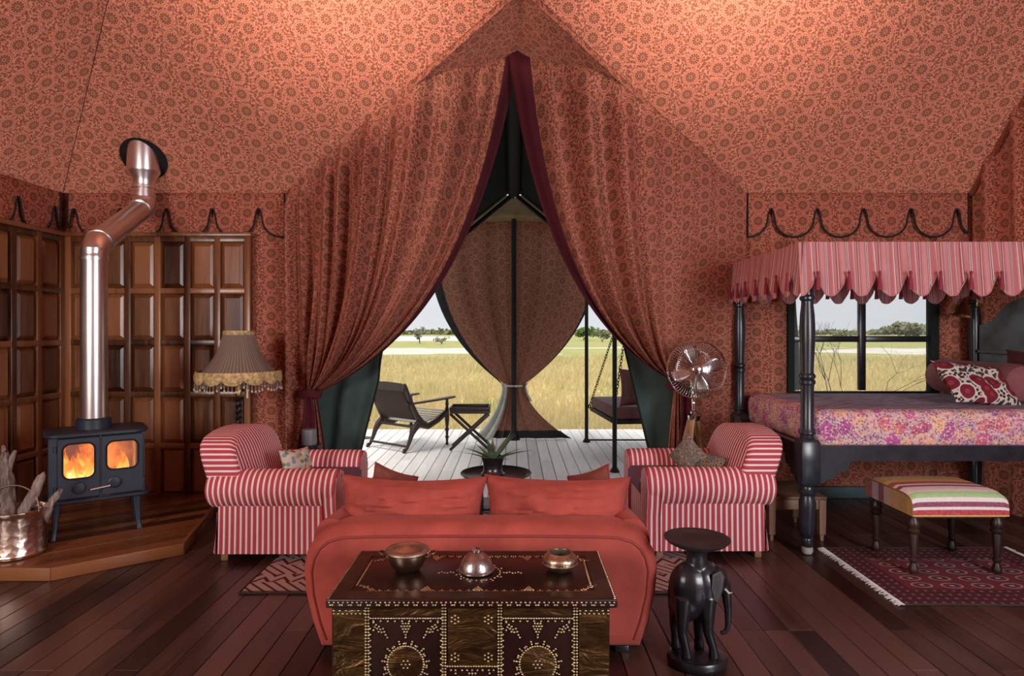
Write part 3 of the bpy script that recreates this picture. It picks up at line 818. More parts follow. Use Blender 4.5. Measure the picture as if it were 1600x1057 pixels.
M().lathe([(pipe_r, .08), (pipe_r, .16), (pipe_r*1.12, .165), (pipe_r*1.12, .185), (pipe_r, .19), (pipe_r*1.02, .25), (pipe_r*1.45, .31), (pipe_r*1.50, .33), (pipe_r*1.50, zt-c1.z+.14)], 32, tr(c1), caps=(False, False)).build('flared_section', MT['steel'], FL)
# dark collar ring lying in the roof slope
sa = -math.atan(SL)
m = M(); Tm = tr(c1.x, c1.y, zt-.012) @ rot('X', sa)
m.lathe([(.10, .0), (.205, .0), (.205, -.012), (.10, -.012)], 32, Tm, caps=(False, False)); m.build('roof_ring', MT['deepblack'], FL)

# ---- copper log bucket with driftwood
g = G('hammered_copper', .27, 1)
o_ = g.tc('Object'); v_ = g.vor(o_, 26, 'F1'); g.set('Base Color', g.ramp(g.noise(o_, 7, 3), [(.3, (.55, .38, .29)), (.7, (.85, .70, .60))])); g.bump(g.m_('ADD', v_, g.m_('MULTIPLY', g.noise(o_, 14, 2), 1.0)), .4, .007)
MT['copper'] = g.m
BK = T('log_bucket', 'round hammered copper bucket full of driftwood at the hearth edge', 'bucket', (-3.36, 4.32, HZ))
M().lathe([(.16, 0), (.174, .01), (.176, .03), (.171, .04), (.175, .26), (.177, .285), (.184, .295), (.184, .31), (.173, .312), (.167, .29), (.161, .05), (.0, .04)], 40, caps=(True, False)).build('bowl', MT['copper'], BK)
M().lathe([(.178, .018), (.181, .026), (.178, .034)], 40, caps=(False, False)).build('foot_band', MT['copper'], BK)
hnd = M(); hnd.tube([(.19*cos(pi*i/16), -.05+.03*sin(pi*i/16), .30+.17*sin(pi*i/16)) for i in range(17)], .004, 6); hnd.build('bail_handle', MT['steel'], BK)
MT['drift'] = wood('grey_driftwood', (.05, .03, .023), (.46, .36, .31), .8, 'Z', 2.2, .35, .9)
for k, (p0, p1, r, lb) in enumerate((
    ((-.02, -.02, .06), (-.115, .05, .68), .058, 'thick ragged driftwood log, tallest in the copper bucket'),
    ((.00, -.06, .06), (.185, -.02, .54), .042, 'silver grey driftwood log leaning out of the copper bucket towards the stove'),
    ((.04, .05, .06), (.25, .06, .41), .036, 'low dark driftwood branch poking out of the bucket under the silver log'),
    ((-.10, -.05, .06), (-.12, -.07, .50), .032, 'short pale split stick in the copper bucket before the tallest log'),
    ((-.10, .06, .06), (-.24, -.01, .46), .040, 'stub of driftwood at the outer rim of the copper bucket, cut by the frame'))):
    rr = random.Random(k+20); p0, p1 = Vector(p0), Vector(p1); pts = []; rad = []
    for i in range(28):
        q = i/27; pts.append(p0.lerp(p1, q)+Vector((noise.noise(Vector((q*3, k, 0))), noise.noise(Vector((q*3, k, 9))), 0))*.022); rad.append(r*(1.05-.62*q**1.5+.12*noise.noise(Vector((q*6, k, 3))))*(.6 if i == 27 else 1))
    m = M(); m.tube(pts, rad, 18)
    m.v = [tuple(Vector(v)+Vector((noise.noise(Vector((v[0]*45, v[1]*45, v[2]*9+k))), noise.noise(Vector((v[0]*45, v[1]*45, v[2]*9+k+7))), .4*noise.noise(Vector(v)*30)))*r*.42+(p1-p0).normalized()*(max(0, (Vector(v)-p0).dot((p1-p0).normalized())/(p1-p0).length-.8)*5*.05*noise.noise(Vector((v[0]*60, v[1]*60, k))))) for v in m.v]
    if k == 0:
        for q, a in ((.9, .5), (.95, 2.4)): m.tube([p0.lerp(p1, .8), p0.lerp(p1, q)+Vector((.05*cos(a), .03, .07))], [r*.6, r*.18], 7)
    t = T('driftwood_log', lb, 'log', (-3.36, 4.32, HZ))
    m.build('log', MT['drift'], t)

# ---- standard lamp with pleated fringed shade
LX, LY = -2.33, 5.42
LP = T('floor_lamp', 'floor lamp with a pleated taupe fringed shade on a twisted pole behind the armchair', 'lamp', (LX, LY, 0))
M().lathe([(.16, 0), (.165, .015), (.15, .035), (.09, .05), (.05, .075), (.03, .10)], 28).build('base', MT['ebony'], LP)
m = M()
for s in (0, pi): m.tube([(.014*cos(s+z*60), .014*sin(s+z*60), z) for z in [.08+i*.004 for i in range(240)]], .0145, 6)
m.build('twisted_pole', MT['darkwood'], LP)
M().lathe([(.022, 1.03), (.03, 1.05), (.022, 1.08), (.016, 1.2), (.012, 1.5)], 14).build('socket_stem', plain('dull_brass', (.42, .30, .12), .35, 1), LP)
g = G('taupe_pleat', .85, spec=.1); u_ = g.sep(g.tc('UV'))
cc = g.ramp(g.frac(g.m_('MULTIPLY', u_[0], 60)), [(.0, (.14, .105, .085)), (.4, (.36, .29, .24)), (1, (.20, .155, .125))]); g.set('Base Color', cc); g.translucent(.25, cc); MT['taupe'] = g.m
NS = 12; zb, zt_ = 1.195, 1.585
rb, rt_ = .315, .118
m = M(); npl = 120
loops = []
for i in range(13):
    q = i/12; L = []
    for j in range(npl):
        a = 2*pi*j/npl; r = lerp(rb, rt_, q)*(1+.03*(1-q)*abs(sin(a*NS/2))) - .05*sin(pi*q)*(.8) + (.0035 if j % 2 else 0)
        L.append((r*cos(a), r*sin(a), lerp(zb-.0, zt_, q)))
    loops.append(L)
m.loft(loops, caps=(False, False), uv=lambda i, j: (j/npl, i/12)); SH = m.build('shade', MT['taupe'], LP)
gb = plain('gold_brocade', (.50, .36, .16), .6, nz=.55, scale=40)
M().lathe([(rt_+.004, zt_-.045), (rt_+.010, zt_-.02), (rt_+.006, zt_+.004), (rt_-.006, zt_+.004)], 40, caps=(False, False)).build('gold_collar', gb, SH)
m = M(); loops = []
for i in range(5):
    q = i/4; L = []
    for j in range(npl):
        a = 2*pi*j/npl; sc = abs(sin(a*NS/2))**.6
        r = rb*(1+.05*sc)+.012*sin(pi*q)+.006; L.append((r*cos(a), r*sin(a), lerp(zb+.055-.0*sc, zb-.012-.038*sc, q)))
    loops.append(L)
m.loft(loops, caps=(False, False)); m.build('scalloped_border', gb, SH)
m = M()
for j in range(72):
    a = 2*pi*j/72; sc = abs(sin(a*NS/2))**.6; r = rb*(1+.05*sc)+.008; z = zb-.014-.038*sc
    m.tube([(r*cos(a), r*sin(a), z), (r*1.01*cos(a), r*1.01*sin(a), z-.045)], [.004, .006], 5)
stuff(m.build('fringe', MT['taupe'], SH))
m = M()
for j in range(72):
    a = 2*pi*j/72; sc = abs(sin(a*NS/2))**.6; r = (rb*(1+.05*sc)+.008)*1.01; z = zb-.062-.038*sc
    m.ball((r*cos(a), r*sin(a), z), (.008, .008, .012), 6, 4)
stuff(m.build('fringe_beads', plain('pale_beads', (.55, .48, .40), .3), SH))
M().tube([(.085, -.03, 1.20), (.085, -.03, 1.02)], .008, 6).build('pull_cord', plain('cream_plastic', (.75, .72, .65), .4), LP)
# thin black bar on the wall between panelling and lamp
t = T('black_wall_bar', 'slim black bar hanging on the patterned wall beside the end of the panelling', 'bar', (P(387, 520, 6.02).x, 6.02, .93))
M().box((0, .01, .50), (.042, .03, .98)).build('bar', MT['deepblack'], t, bevel=.006); M().cyl((0, .01, .985), (0, .01, 1.05), .006, n=6).build('cord', MT['deepblack'], t)
# grey lantern on a dark stand, mostly behind the armchair
t = T('grey_lantern', 'small grey cylindrical lantern on a dark stand below the tied curtain', 'lantern', (P(483, 680, 5.55).x, 5.55, 0))
M().lathe([(.13, 0), (.13, .02), (.03, .04), (.03, .55), (.10, .57), (.10, .60)], 20).build('stand', MT['ebony'], t)
M().lathe([(.058, .60), (.064, .605), (.064, .72), (.06, .735), (.02, .74)], 24).build('drum', plain('grey_enamel', (.16, .18, .20), .45), t)
# ================================================================== SEATING
pinkst = [(0, (.50, .072, .092)), (.60, (.78, .60, .60)), (.68, (.90, .80, .79)), (.92, (.72, .42, .44))]
MT['stripe'] = stripes('red_white_ticking', .038, pinkst, bump=.25)
MT['stripe_seat'] = stripes('plum_seat_stripe', .038, [(0, (.14, .055, .095)), (.65, (.26, .17, .22)), (.92, (.18, .09, .13))], bump=.3)  # same stripe period in darker plum tones
def slab(m, outline, y0, y1, r, bulge=0, puff=3, uvo=None):
    """outline in (a, b) CCW, extruded along c from y0 to y1 with rounded rims -> points via map"""
    pr = []
    for i in range(puff+1):
        q = pi/2*i/puff; pr.append((r*(1-sin(q)), y0+r*(1-cos(q))))
    pr += [(r*(1-cos(pi/2*i/puff)), y1-r+r*sin(pi/2*i/puff)) for i in range(puff+1)]
    return pr
def perim(o):
    s = [0]
    for i in range(len(o)): s.append(s[-1]+(Vector(o[(i+1) % len(o)])-Vector(o[i])).length)
    return s
def soft_slab(mp, outline, t0, t1, r, ucap, rimu=False, domes=0.0, mat=None, steps=4):
    """mp(a, b, t) -> point; rounded-edge slab with slightly domed faces; uv: perimeter on the rim, ucap on faces"""
    m = M(); s = perim(outline); n = len(outline)
    prof = []
    insets = [max(0, r*(1-sin(pi/2*i/steps))) for i in range(steps+1)]
    f0 = [(insets[i], t0+r*(1-cos(pi/2*i/steps))) for i in range(steps+1)]
    f1 = [(insets[steps-i], t1-r*(1-cos(pi/2*(steps-i)/steps))) for i in range(steps+1)]
    def face(sign, t):
        L = []
        for q in (.85, .6, .35, .12):
            L.append((q, t+sign*domes*(1-q*q)))
        return L
    cx = sum(p[0] for p in outline)/n; cy = sum(p[1] for p in outline)/n
    base = inset(outline, r)
    def sc(q): return [(cx+(x-cx)*q, cy+(y-cy)*q) for x, y in base]
    A = [[mp(a, b, t) for a, b in sc(q)] for q, t in face(-1, t0)]; Ao = [sc(q) for q, t in face(-1, t0)]
    B = [[mp(a, b, t) for a, b in sc(q)] for q, t in face(1, t1)]; Bo = [sc(q) for q, t in face(1, t1)]
    rim = f0+f1; Rm = []; Ro = []
    for ins, t in rim:
        o = inset(outline, ins) if ins > 1e-5 else list(outline)
        Ro.append(o); Rm.append([mp(a, b, t) for a, b in o])
    uc = lambda o: (lambda i, j: ucap(*o[i][j % n]))
    m.loft([A[3], A[2], A[1], A[0], Rm[0]], uv=uc([Ao[3], Ao[2], Ao[1], Ao[0], Ro[0]]), caps=(True, False), capuv=None, capsm=True)
    m.uv[-1] = [ucap(*Ao[3][j]) for j in range(n-1, -1, -1)]
    m.loft(Rm, uv=(lambda i, j: (rim[i][1], s[j])) if rimu else (lambda i, j: (s[j], i*.02)), caps=(False, False))
    m.loft([Rm[-1], B[0], B[1], B[2], B[3]], uv=uc([Ro[-1], Bo[0], Bo[1], Bo[2], Bo[3]]), caps=(False, True), capsm=True)
    m.uv[-1] = [ucap(*Bo[3][j]) for j in range(n)]
    return m
def armchair(label, loc, rz, mir=1, puck=False):
    """local: sitter faces +x; length .86, width .92"""
    t = T('armchair', label, 'armchair', loc, rz, None)
    L0, L1 = -.40, .40
    # skirted base
    m = M(); s0 = rrect(.78, .84, .03, 3); sp = perim(s0); n = len(s0)
    loops = []; zs = [.055, .16, .28, .40]
    for i, z in enumerate(zs):
        fl = 1+.012*(1-i/3)
        L = []
        for j, (x, y) in enumerate(s0):
            w = .004*sin(j*2.1+i)*(1-i/3)
            L.append((x*fl+.0+w, y*fl+w, z))
        loops.append(L)
    # finer: resample outline so that the cloth ripples
    fine = []
    for i in range(n):
        a, b = Vector(s0[i]), Vector(s0[(i+1) % n]); k = max(1, int((b-a).length/.035))
        for q in range(k): fine.append(tuple(a.lerp(b, q/k)))
    sp = perim(fine); n = len(fine); loops = []
    for i, z in enumerate([.055, .10, .18, .28, .40]):
        e = (1-i/4); L = []
        for j, (x, y) in enumerate(fine):
            w = 1+e*(.012+.010*noise.noise(Vector((x*9, y*9, 1+mir))))
            L.append((x*w, y*w, z))
        loops.append(L)
    m = M(); m.loft(loops, uv=lambda i, j: (sp[j], i*.1), caps=(False, True)); m.build('skirted_base', MT['stripe'], t)
    # corner kick pleat
    for sx, sy in ((-1, 1), (-1, -1)):
        p = M(); p.grid(6, 6, lambda u, v: (sx*(.388+.035*v*sin(pi*u)), sy*(.425-.10*u+.014*v), lerp(.34, .058, v)), lambda u, v: (u*.14, v)); p.build('kick_pleat', MT['stripe'], t)
    # rolled arms
    for sy in (-1, 1):
        R = .128; m = M(); loops = []; us = []
        xs = [L0-.05, L0-.03, L0+.02]+[lerp(L0+.06, L1-.02, i/7) for i in range(8)]+[L1+.018, L1+.034, L1+.040]
        pf = [.86, .96, 1]+[1]*8+[.985, .93, .82]
        prof = []
        for j in range(30):
            a = 2*pi*j/30
            yy = cos(a)*R*1.0; zz = sin(a)*R*1.05
            if zz < -.02: yy *= 1-.15*(-zz/R)
            prof.append((yy, zz))
        for x, f in zip(xs, pf): loops.append([(x, sy*(.355)+p*f, .492+q*f) for p, q in prof])
        m.loft(loops, uv=lambda i, j: (xs[i], j*.027), caps=(True, True), capsm=True)
        c1 = m.uv; q = len(loops[0])
        m.uv[-1] = [(prof[j][0], prof[j][1]) for j in range(q)]; m.uv[-2] = [(prof[j][0], prof[j][1]) for j in range(q-1, -1, -1)]
        am = m.build('arm', MT['stripe'], t)
        # arm front facing, tapering to the floor
        fr = [(.085, .06), (.085, .30), (.11, .40), (.118, .49), (.085, .575), (.0, .612), (-.085, .575), (-.118, .49), (-.11, .40), (-.085, .30), (-.085, .06)][::-1]
        f_ = soft_slab(lambda a, b, c: (c, sy*.355+a, b), fr, L1-.05, L1+.045, .012, lambda a, b: (a, b), rimu=True, domes=.004, steps=2); f_.build('arm_front', MT['stripe'], t)
        M().box((L1/2-.22, sy*.288, .41), (.74, .075, .16)).build('arm_lining', MT['stripe'], t, bevel=.02)
    # back: leaning arched bolster
    oc = []
    w, zb, zt = .44, .40, .86
    oc = [(w*.95, zb), (w*1.0, .60), (w*.985, .70), (w*.94, .765), (w*.85, .812), (w*.68, .845), (w*.35, .866), (0, .872)]
    oc = oc+[(-a, b) for a, b in oc[-2::-1]]
    lean = lambda a, b, c: (c-.24-(b-.40)*.34, a, b)
    b_ = soft_slab(lean, oc, -.16, .085, .036, lambda a, b: (a, b), domes=.022, steps=4); b_.build('back', MT['stripe'], t)
    # seat cushion and front
    sc = rrect(.66, .55, .05, 4)
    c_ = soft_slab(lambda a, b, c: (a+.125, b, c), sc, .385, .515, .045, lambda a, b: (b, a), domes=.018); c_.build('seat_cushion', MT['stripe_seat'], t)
    M().box((L1+.01, 0, .225), (.03, .54, .33)).build('front_apron', MT['stripe'], t, bevel=.01)
    for sx in (-1, 1):
        for sy in (-1, 1): M().box((sx*.345, sy*.375, .03), (.05, .05, .06)).build('foot', MT['feet'], t, bevel=.006)
    return t
armchair('red and white ticking rolled arm armchair on the stove side of the sofa', (-1.655, 4.82, 0), 0)
armchair('pink and white ticking rolled arm armchair in front of the pedestal fan', (1.365, 4.88, 0), pi, -1)

def pillow(w, h, th, n=16, pinch=.10, seed=1, crush=.0):
    """knife edged cushion in local x (width), z (height), thickness along y"""
    m = M(); rr = Vector((seed*3.1, seed*1.7, 0))
    def pt(u, v, sgn):
        a, b = 2*u-1, 2*v-1
        k = (1-abs(a)**2.6)*(1-abs(b)**2.6)
        x = a*w/2*(1-pinch*(1-b*b)*abs(a)**3); z = b*h/2*(1-pinch*(1-a*a)*abs(b)**3)
        wr = noise.noise(Vector((a*2.2, b*2.2, sgn*2))+rr)*.30+noise.noise(Vector((a*4, b*7, sgn*2))+rr)*.22+.10*(1-abs(noise.noise(Vector((a*3+b*4, b*3-a*2, 7))+rr)))**6
        y = sgn*th/2*(max(0, k)**.62)*(1+wr)
        z -= crush*(1-a*a)*max(0, b)
        return (x, y, z)
    m.grid(n, n, lambda u, v: pt(u, v, -1), lambda u, v: (u*w, v*h)); m.grid(n, n, lambda u, v: pt(1-u, v, 1), lambda u, v: ((1-u)*w, v*h))
    return m, pt
def cushion(name, label, cat, w, h, th, mat, loc, eul, pipe=None, group=None, seed=1, crush=0, n=18):
    t = T(name, label, cat, loc, 0, group); t.rotation_euler = eul
    m, pt = pillow(w, h, th, n, seed=seed, crush=crush); m.build('cover', mat, t)
    if pipe:
        pts = [pt(i/14, 0, 1) for i in range(14)]+[pt(1, i/14, 1) for i in range(14)]+[pt(1-i/14, 1, 1) for i in range(14)]+[pt(0, 1-i/14, 1) for i in range(15)]
        M().tube(pts, .006, 6).build('piping', pipe, t)
    return t
fl = G('floral_print', .85, spec=.1); uv = fl.tc('UV'); v1 = fl.vor(uv, 22, 'F1', 0, '2D'); v2 = fl.vor(uv, 22, 'F1', 1, '2D')
cc = fl.mix(fl.m_('LESS_THAN', v1, .33), (.55, .47, .40), fl.ramp(fl.sep(v2)[0], [(0, (.40, .07, .06)), (.35, (.20, .28, .35)), (.6, (.55, .30, .12)), (.8, (.16, .22, .10))], const=True)); fl.set('Base Color', cc)
cushion('scatter_cushion', 'small pale floral cushion on the red striped armchair near the lamp', 'cushion', .30, .22, .11, fl.m, (-1.60, 4.72, .615), (-.35, .06, 1.15), seed=4)
gy = G('grey_brown_weave', .9, spec=.1); gy.set('Base Color', gy.ramp(gy.noise(gy.tc('UV'), 60, 2), [(.3, (.10, .075, .06)), (.7, (.30, .25, .21))]))
cushion('scatter_cushion', 'small taupe woven cushion standing on its corner in the pink armchair', 'cushion', .25, .25, .10, gy.m, (1.32, 4.86, .64), (-.25, .65, -1.0), seed=6)
tp2 = G('tapestry_print', .9, spec=.1); vv = tp2.vor(tp2.tc('UV'), 30, 'F1', 0, '2D'); tp2.set('Base Color', tp2.ramp(vv, [(.1, (.05, .035, .03)), (.35, (.28, .18, .11)), (.6, (.10, .12, .13))]))
cushion('scatter_cushion', 'small dark tapestry cushion lying beside the taupe one in the pink armchair', 'cushion', .24, .18, .09, tp2.m, (1.44, 4.74, .60), (-.7, .1, -.9), seed=7)

# ---- sofa, seen from behind (sitter faces +y)
SX, SY = -.165, 3.12
SF = T('sofa', 'coral red velvet two seat sofa with rounded back behind the studded chest', 'sofa', (SX, SY, 0))
h_ = .635
oc = [(.79, .03), (.835, .16), (.868, .30), (.878, .42), (.862, .50), (.825, .565), (.765, .612), (.68, .636), (.5, .642), (.25, .644), (0, .644)]
oc = oc+[(-x, z) for x, z in oc[-2::-1]]
b_ = soft_slab(lambda a, b, c: (a, c+.05*(b-.3)*0, b), oc, 0, .24, .075, lambda a, b: (a, b), domes=.012, steps=5); b_.build('back', MT['velvet'], SF)
pip = inset(oc, .055)
M().tube([(x, .0035+(.001 if True else 0), z) for x, z in pip if z > .05], .0075, 8).build('piping', MT['velvet_pipe'], SF)
# wrap-round arms running forward from the back
for s in (-1, 1):
    loops = []
    for i in range(11):
        y = lerp(.14, .98, i/10); q = i/10
        hh = .635-.05*q; w = .20-.02*q; e = .93 if i in (10,) else 1
        cx = s*(.765-.02*q); L = []
        for j in range(24):
            a = 2*pi*j/24; L.append((cx+w/2*e*math.copysign(abs(cos(a))**.75, cos(a)), y, .03+(hh-.03)/2+(hh-.03)/2*e*math.copysign(abs(sin(a))**.55, sin(a))))
        loops.append(L)
    m = M(); m.loft(loops, capsm=False); m.build('arm', MT['velvet'], SF)
M().box((0, .58, .16), (1.38, .76, .24)).build('seat_base', MT['velvet'], SF, bevel=.03)
for s in (-1, 1):
    c_ = soft_slab(lambda a, b, c: (a+s*.335, b+.62, c), rrect(.655, .70, .06, 4), .28, .42, .05, lambda a, b: (a, b), domes=.02); c_.build('seat_cushion', MT['velvet'], SF)
for sx in (-1, 1):
    for yy in (.08, .88): M().box((sx*.70, yy, .017), (.07, .07, .034)).build('foot', MT['ebony'], SF, bevel=.004)
cushion('sofa_cushion', 'large coral velvet back cushion on the stove side of the sofa', 'cushion', .80, .40, .25, MT['velvet'], (SX-.385, SY+.355, .600), (-.16, .02, .02), MT['velvet_pipe'], None, 2, .012, 30)
cushion('sofa_cushion', 'large coral velvet back cushion on the fan side of the sofa', 'cushion', .80, .40, .25, MT['velvet'], (SX+.40, SY+.365, .595), (-.16, .012, -.03), MT['velvet_pipe'], None, 9, .008, 30)
cushion('scatter_cushion', 'rust brown cushion peaking over the sofa back towards the red armchair', 'cushion', .32, .34, .13, MT['rust'], (-.715, SY+.60, .615), (-.22, .42, .75), MT['velvet_pipe'], None, 3)
cushion('scatter_cushion', 'rust brown cushion peaking over the sofa back towards the pink armchair', 'cushion', .32, .34, .13, MT['rust'], (.455, SY+.60, .61), (-.22, -.38, -.75), MT['velvet_pipe'], None, 5)

# ---- brass studded chest
CH = T('studded_chest', 'dark brown brass studded wooden chest standing behind the red sofa', 'chest', (0, 0, 0))
CF, CB = 2.46, 2.93; CXA, CXB = -.700, .368; CZT = .578; LT = .034
g = G('brass_sheet', .34, .95); o_ = g.tc('Object'); nn = g.noise(o_, 5, 4, .65, .6)
g.set('Base Color', g.ramp(nn, [(.25, (.085, .05, .022)), (.6, (.20, .125, .05)), (.85, (.34, .22, .09))])); g.bump(g.m_('ADD', g.noise(g.map(o_, (5, 5, 14)), 1, 3, .6, 1.2), g.m_('MULTIPLY', g.noise(o_, 60, 2), .08)), .6, .03); g.set('Roughness', g.m_('ADD', .22, g.m_('MULTIPLY', nn, .25)))
MT['brass_sheet'] = g.m
MT['stud'] = plain('old_brass_stud', (.50, .42, .26), .28, 1, nz=.25, scale=30)
MT['chestwood'] = plain('polished_chest_wood', (.018, .006, .0045), .30, nz=.4, scale=7, spec=.4)
MT['lidbrass'] = plain('browned_lid_brass', (.075, .040, .024), .30, .55, nz=.45, scale=9, bump=.12, bscale=24)
M().box(((CXA+CXB)/2, (CF+CB)/2, (CZT-LT)/2), (CXB-CXA, CB-CF, CZT-LT-.002)).build('body', MT['chestwood'], CH, bevel=.003)
lx0, lx1, ly0, ly1 = -.712, .392, 2.42, 2.955
LID = M().box(((lx0+lx1)/2, (ly0+ly1)/2, CZT-LT/2), (lx1-lx0, ly1-ly0, LT)).build('lid', MT['chestwood'], CH, bevel=.005)
def cp(px, py): return ((px-803)*CF/1000, H-(py-515)*CF/1000)
st = []
def stud(x, z): st.append((x, z))
def row(x0, z0, x1, z1, step=.0115):
    n = max(1, int(math.hypot(x1-x0, z1-z0)/step))
    for i in range(n+1): stud(lerp(x0, x1, i/n), lerp(z0, z1, i/n))
def sheet(px0, px1, py0, py1, name='brass_panel'):
    (x0, za), (x1, zb) = cp(px0, py0), cp(px1, py1)
    M().box(((x0+x1)/2, CF-.002, (za+zb)/2), (x1-x0, .005, abs(za-zb))).build(name, MT['brass_sheet'], CH, bevel=.0015, seg=1)
    return x0, x1, za, zb
BOT = 1168
for a, b in ((520.5, 571), (905, 951.5)): sheet(a, b, 953, BOT)
sheet(700, 776, 950, 1040); sheet(578, 690, 950, 962); sheet(786, 894, 950, 962)
for pc, off in (((574, 1), 0), ((694, 0), 0), ((781, 0), 0), ((899, -1), 0)):
    for k in (-2.2, 2.2):
        x, _ = cp(pc[0]+k, 0); _, za = cp(0, 950); _, zb = cp(0, BOT); row(x, za, x, zb)
for x0, x1 in ((522, 570), (906, 950)):
    for yy in (954, 959): (a, z), (b, _) = cp(x0, yy), cp(x1, yy); row(a, z, b, z, .02 if yy == 954 else .016)
for x0, x1 in ((579, 689), (786, 894)):
    (a, z), (b, _) = cp(x0, 966), cp(x1, 966); row(a, z, b, z, .0098); a2, z2 = cp(0, 970.5); row(a+.012, z2, b-.012, z2, .025)
    cx, cz = cp((x0+x1)/2, 1038); R = .066
    Tm = tr(cx, CF-.0005, cz) @ rot('X', pi/2); M().lathe([(R, 0), (R, .005), (R-.003, .006), (0, .0065)], 36, Tm, caps=(True, False)).build('brass_disc', MT['brass_sheet'], CH)
    for i in range(44): stud(cx+(R+.004)*cos(2*pi*i/44), cz+(R+.004)*sin(2*pi*i/44))
    for i in range(22):
        a_ = 2*pi*(i+.5)/22; stud(cx+(R+.015)*cos(a_), cz+(R+.015)*sin(a_)); stud(cx+(R+.0145)*cos(a_+.09), cz+(R+.0145)*sin(a_+.09)) if i % 2 else None
        if i % 2 == 0: stud(cx+(R+.025)*cos(a_), cz+(R+.025)*sin(a_))
    for i in range(6): stud(cx+.0155*cos(pi/3*i), cz+.0155*sin(pi/3*i))
    stud(cx, cz)
    # hanging pendant and corner sprays
    _, z0 = cp(0, 974)
    for r_, n_ in ((0, 3), (1, 4), (2, 3), (3, 2), (4, 1), (5, 1)):
        for k in range(n_): stud(cx+(k-(n_-1)/2)*.0108, z0-r_*.0108)
    for sg, xc in ((1, a+.012), (-1, b-.012)):
        for (dx, dz) in ((0, 0), (.01, -.009), (.021, -.016), (.014, -.024), (.026, -.027), (.037, -.024), (.020, -.036), (.031, -.038), (.042, -.036), (.047, -.048), (.053, -.058), (.005, -.018), (.0, -.03)): stud(xc+sg*dx, z0+.004+dz)
    # toothed studs down the panel sides
    for i in range(14):
        z = z0-.02-i*.023
        stud(a-.0005, z); stud(b+.0005, z)
for px, py in ((711, 968), (763, 968), (711, 1027), (763, 1027)):
    x, z = cp(px, py); stud(x, z)
    for i in range(6): stud(x+.0150*cos(pi/3*i+.5), z+.0150*sin(pi/3*i+.5))
(a, z), (b, _) = cp(699, 1041), cp(777, 1041); row(a, z, b, z, .0098)
for k, zz in enumerate((1047, 1052, 1057, 1063)):
    _, z = cp(0, zz)
    for xx in ([705, 712, 722, 730, 738, 746, 754, 764, 771] if k == 0 else [708+k*4, 733, 738, 743, 769-k*4]): stud(cp(xx, 0)[0], z)
m = M()
for x, z in st:
    Tm = tr(x, CF-.004, z) @ rot('X', pi/2); m.lathe([(.0052, 0), (.0046, .0026), (.0026, .0046), (.0006, .0052)], 7, Tm, caps=(False, True))
stuff(m.build('studs', MT['stud'], CH))
# lid: browned brass border with a dark field, studded outlines
zt = CZT+.0012; fx0, fx1, fy0, fy1 = lx0+.15, lx1-.115, ly0+.075, ly1-.075
def strip(x0, x1, y0, y1): M().box(((x0+x1)/2, (y0+y1)/2, CZT+.0005), (x1-x0, y1-y0, .003)).build('lid_brass', MT['lidbrass'], LID)
strip(lx0+.012, lx1-.012, ly0+.010, fy0); strip(lx0+.012, lx1-.012, fy1, ly1-.012); strip(lx0+.012, lx0+.075, fy0+.001, fy1-.001); strip(lx1-.075, lx1-.012, fy0+.001, fy1-.001)
ls = []
def lrow(x0, y0, x1, y1, step=.0125):
    n = max(1, int(math.hypot(x1-x0, y1-y0)/step))
    for i in range(n+1): ls.append((lerp(x0, x1, i/n), lerp(y0, y1, i/n)))
def teeth(x0, y0, x1, y1, step, dx, dy):
    n = int(math.hypot(x1-x0, y1-y0)/step)
    for i in range(n+1):
        x, y = lerp(x0, x1, i/n), lerp(y0, y1, i/n)
        for k in (-1, 0, 1): ls.append((x+k*.009*(abs(dy) > 0), y+k*.009*(abs(dx) > 0)))
        ls.append((x+dx, y+dy))
teeth(fx0, fy0, fx1, fy0, .034, 0, .010); teeth(fx0, fy1, fx1, fy1, .034, 0, -.010)
lrow(lx1-.085, fy0+.06, lx1-.085, fy1-.05); lrow(lx0+.085, fy0+.06, lx0+.085, fy1-.05)
for sx, xe in ((-1, fx0), (1, fx1)):
    for sy, ye in ((-1, fy0), (1, fy1)):
        for k in range(9): ls.append((xe+sx*(.0085*k-.02), ye-sy*(.006*k+.012*abs(sin(k)))))
        lrow(xe+sx*.05, ye-sy*.055, xe+sx*.018, ye-sy*.05)
cx, cy = (fx0+fx1)/2+.0, (fy0+fy1)/2+.0
for i in range(26): ls.append((cx+.085*cos(2*pi*i/26), cy+.085*sin(2*pi*i/26)))
for i in range(13): ls.append((cx+.100*cos(2*pi*i/13), cy+.100*sin(2*pi*i/13)))
for sx in (-1, 1):
    for k in range(6): ls.append((cx+sx*(.112+.012*k), cy+.006*sin(k*2)))
for q in (fx0+(fx1-fx0)*.26, cx, fx0+(fx1-fx0)*.74):
    for ye, s in ((fy0, 1), (fy1, -1)):
        for r_, n_ in ((1, 4), (2, 3), (3, 2), (4, 1)):
            for k in range(n_): ls.append((q+(k-(n_-1)/2)*.011, ye+s*(.004+r_*.010)))
m = M()
for x, y in ls: m.lathe([(.0050, 0), (.0042, .002), (.0022, .0036), (.0006, .004)], 7, tr(x, y, CZT-.0005), caps=(False, True))
stuff(m.build('lid_studs', MT['stud'], LID))
m = M()                                   # nailed rim
def rim(x, y, z, T0): m.lathe([(.0050, 0), (.0042, .0022), (.0022, .004), (.0006, .0045)], 7, T0, caps=(False, True))
n = 62
for i in range(n):
    x = lerp(lx0+.012, lx1-.012, i/(n-1)); rim(x, 0, 0, tr(x, ly0+.001, CZT-.012) @ rot('X', pi/2))
    if i % 2 == 0 and i < n-1:
        for k in (0, 1): rim(x, 0, 0, tr(x+.0045+k*.009, ly0+.001, CZT-.022) @ rot('X', pi/2))
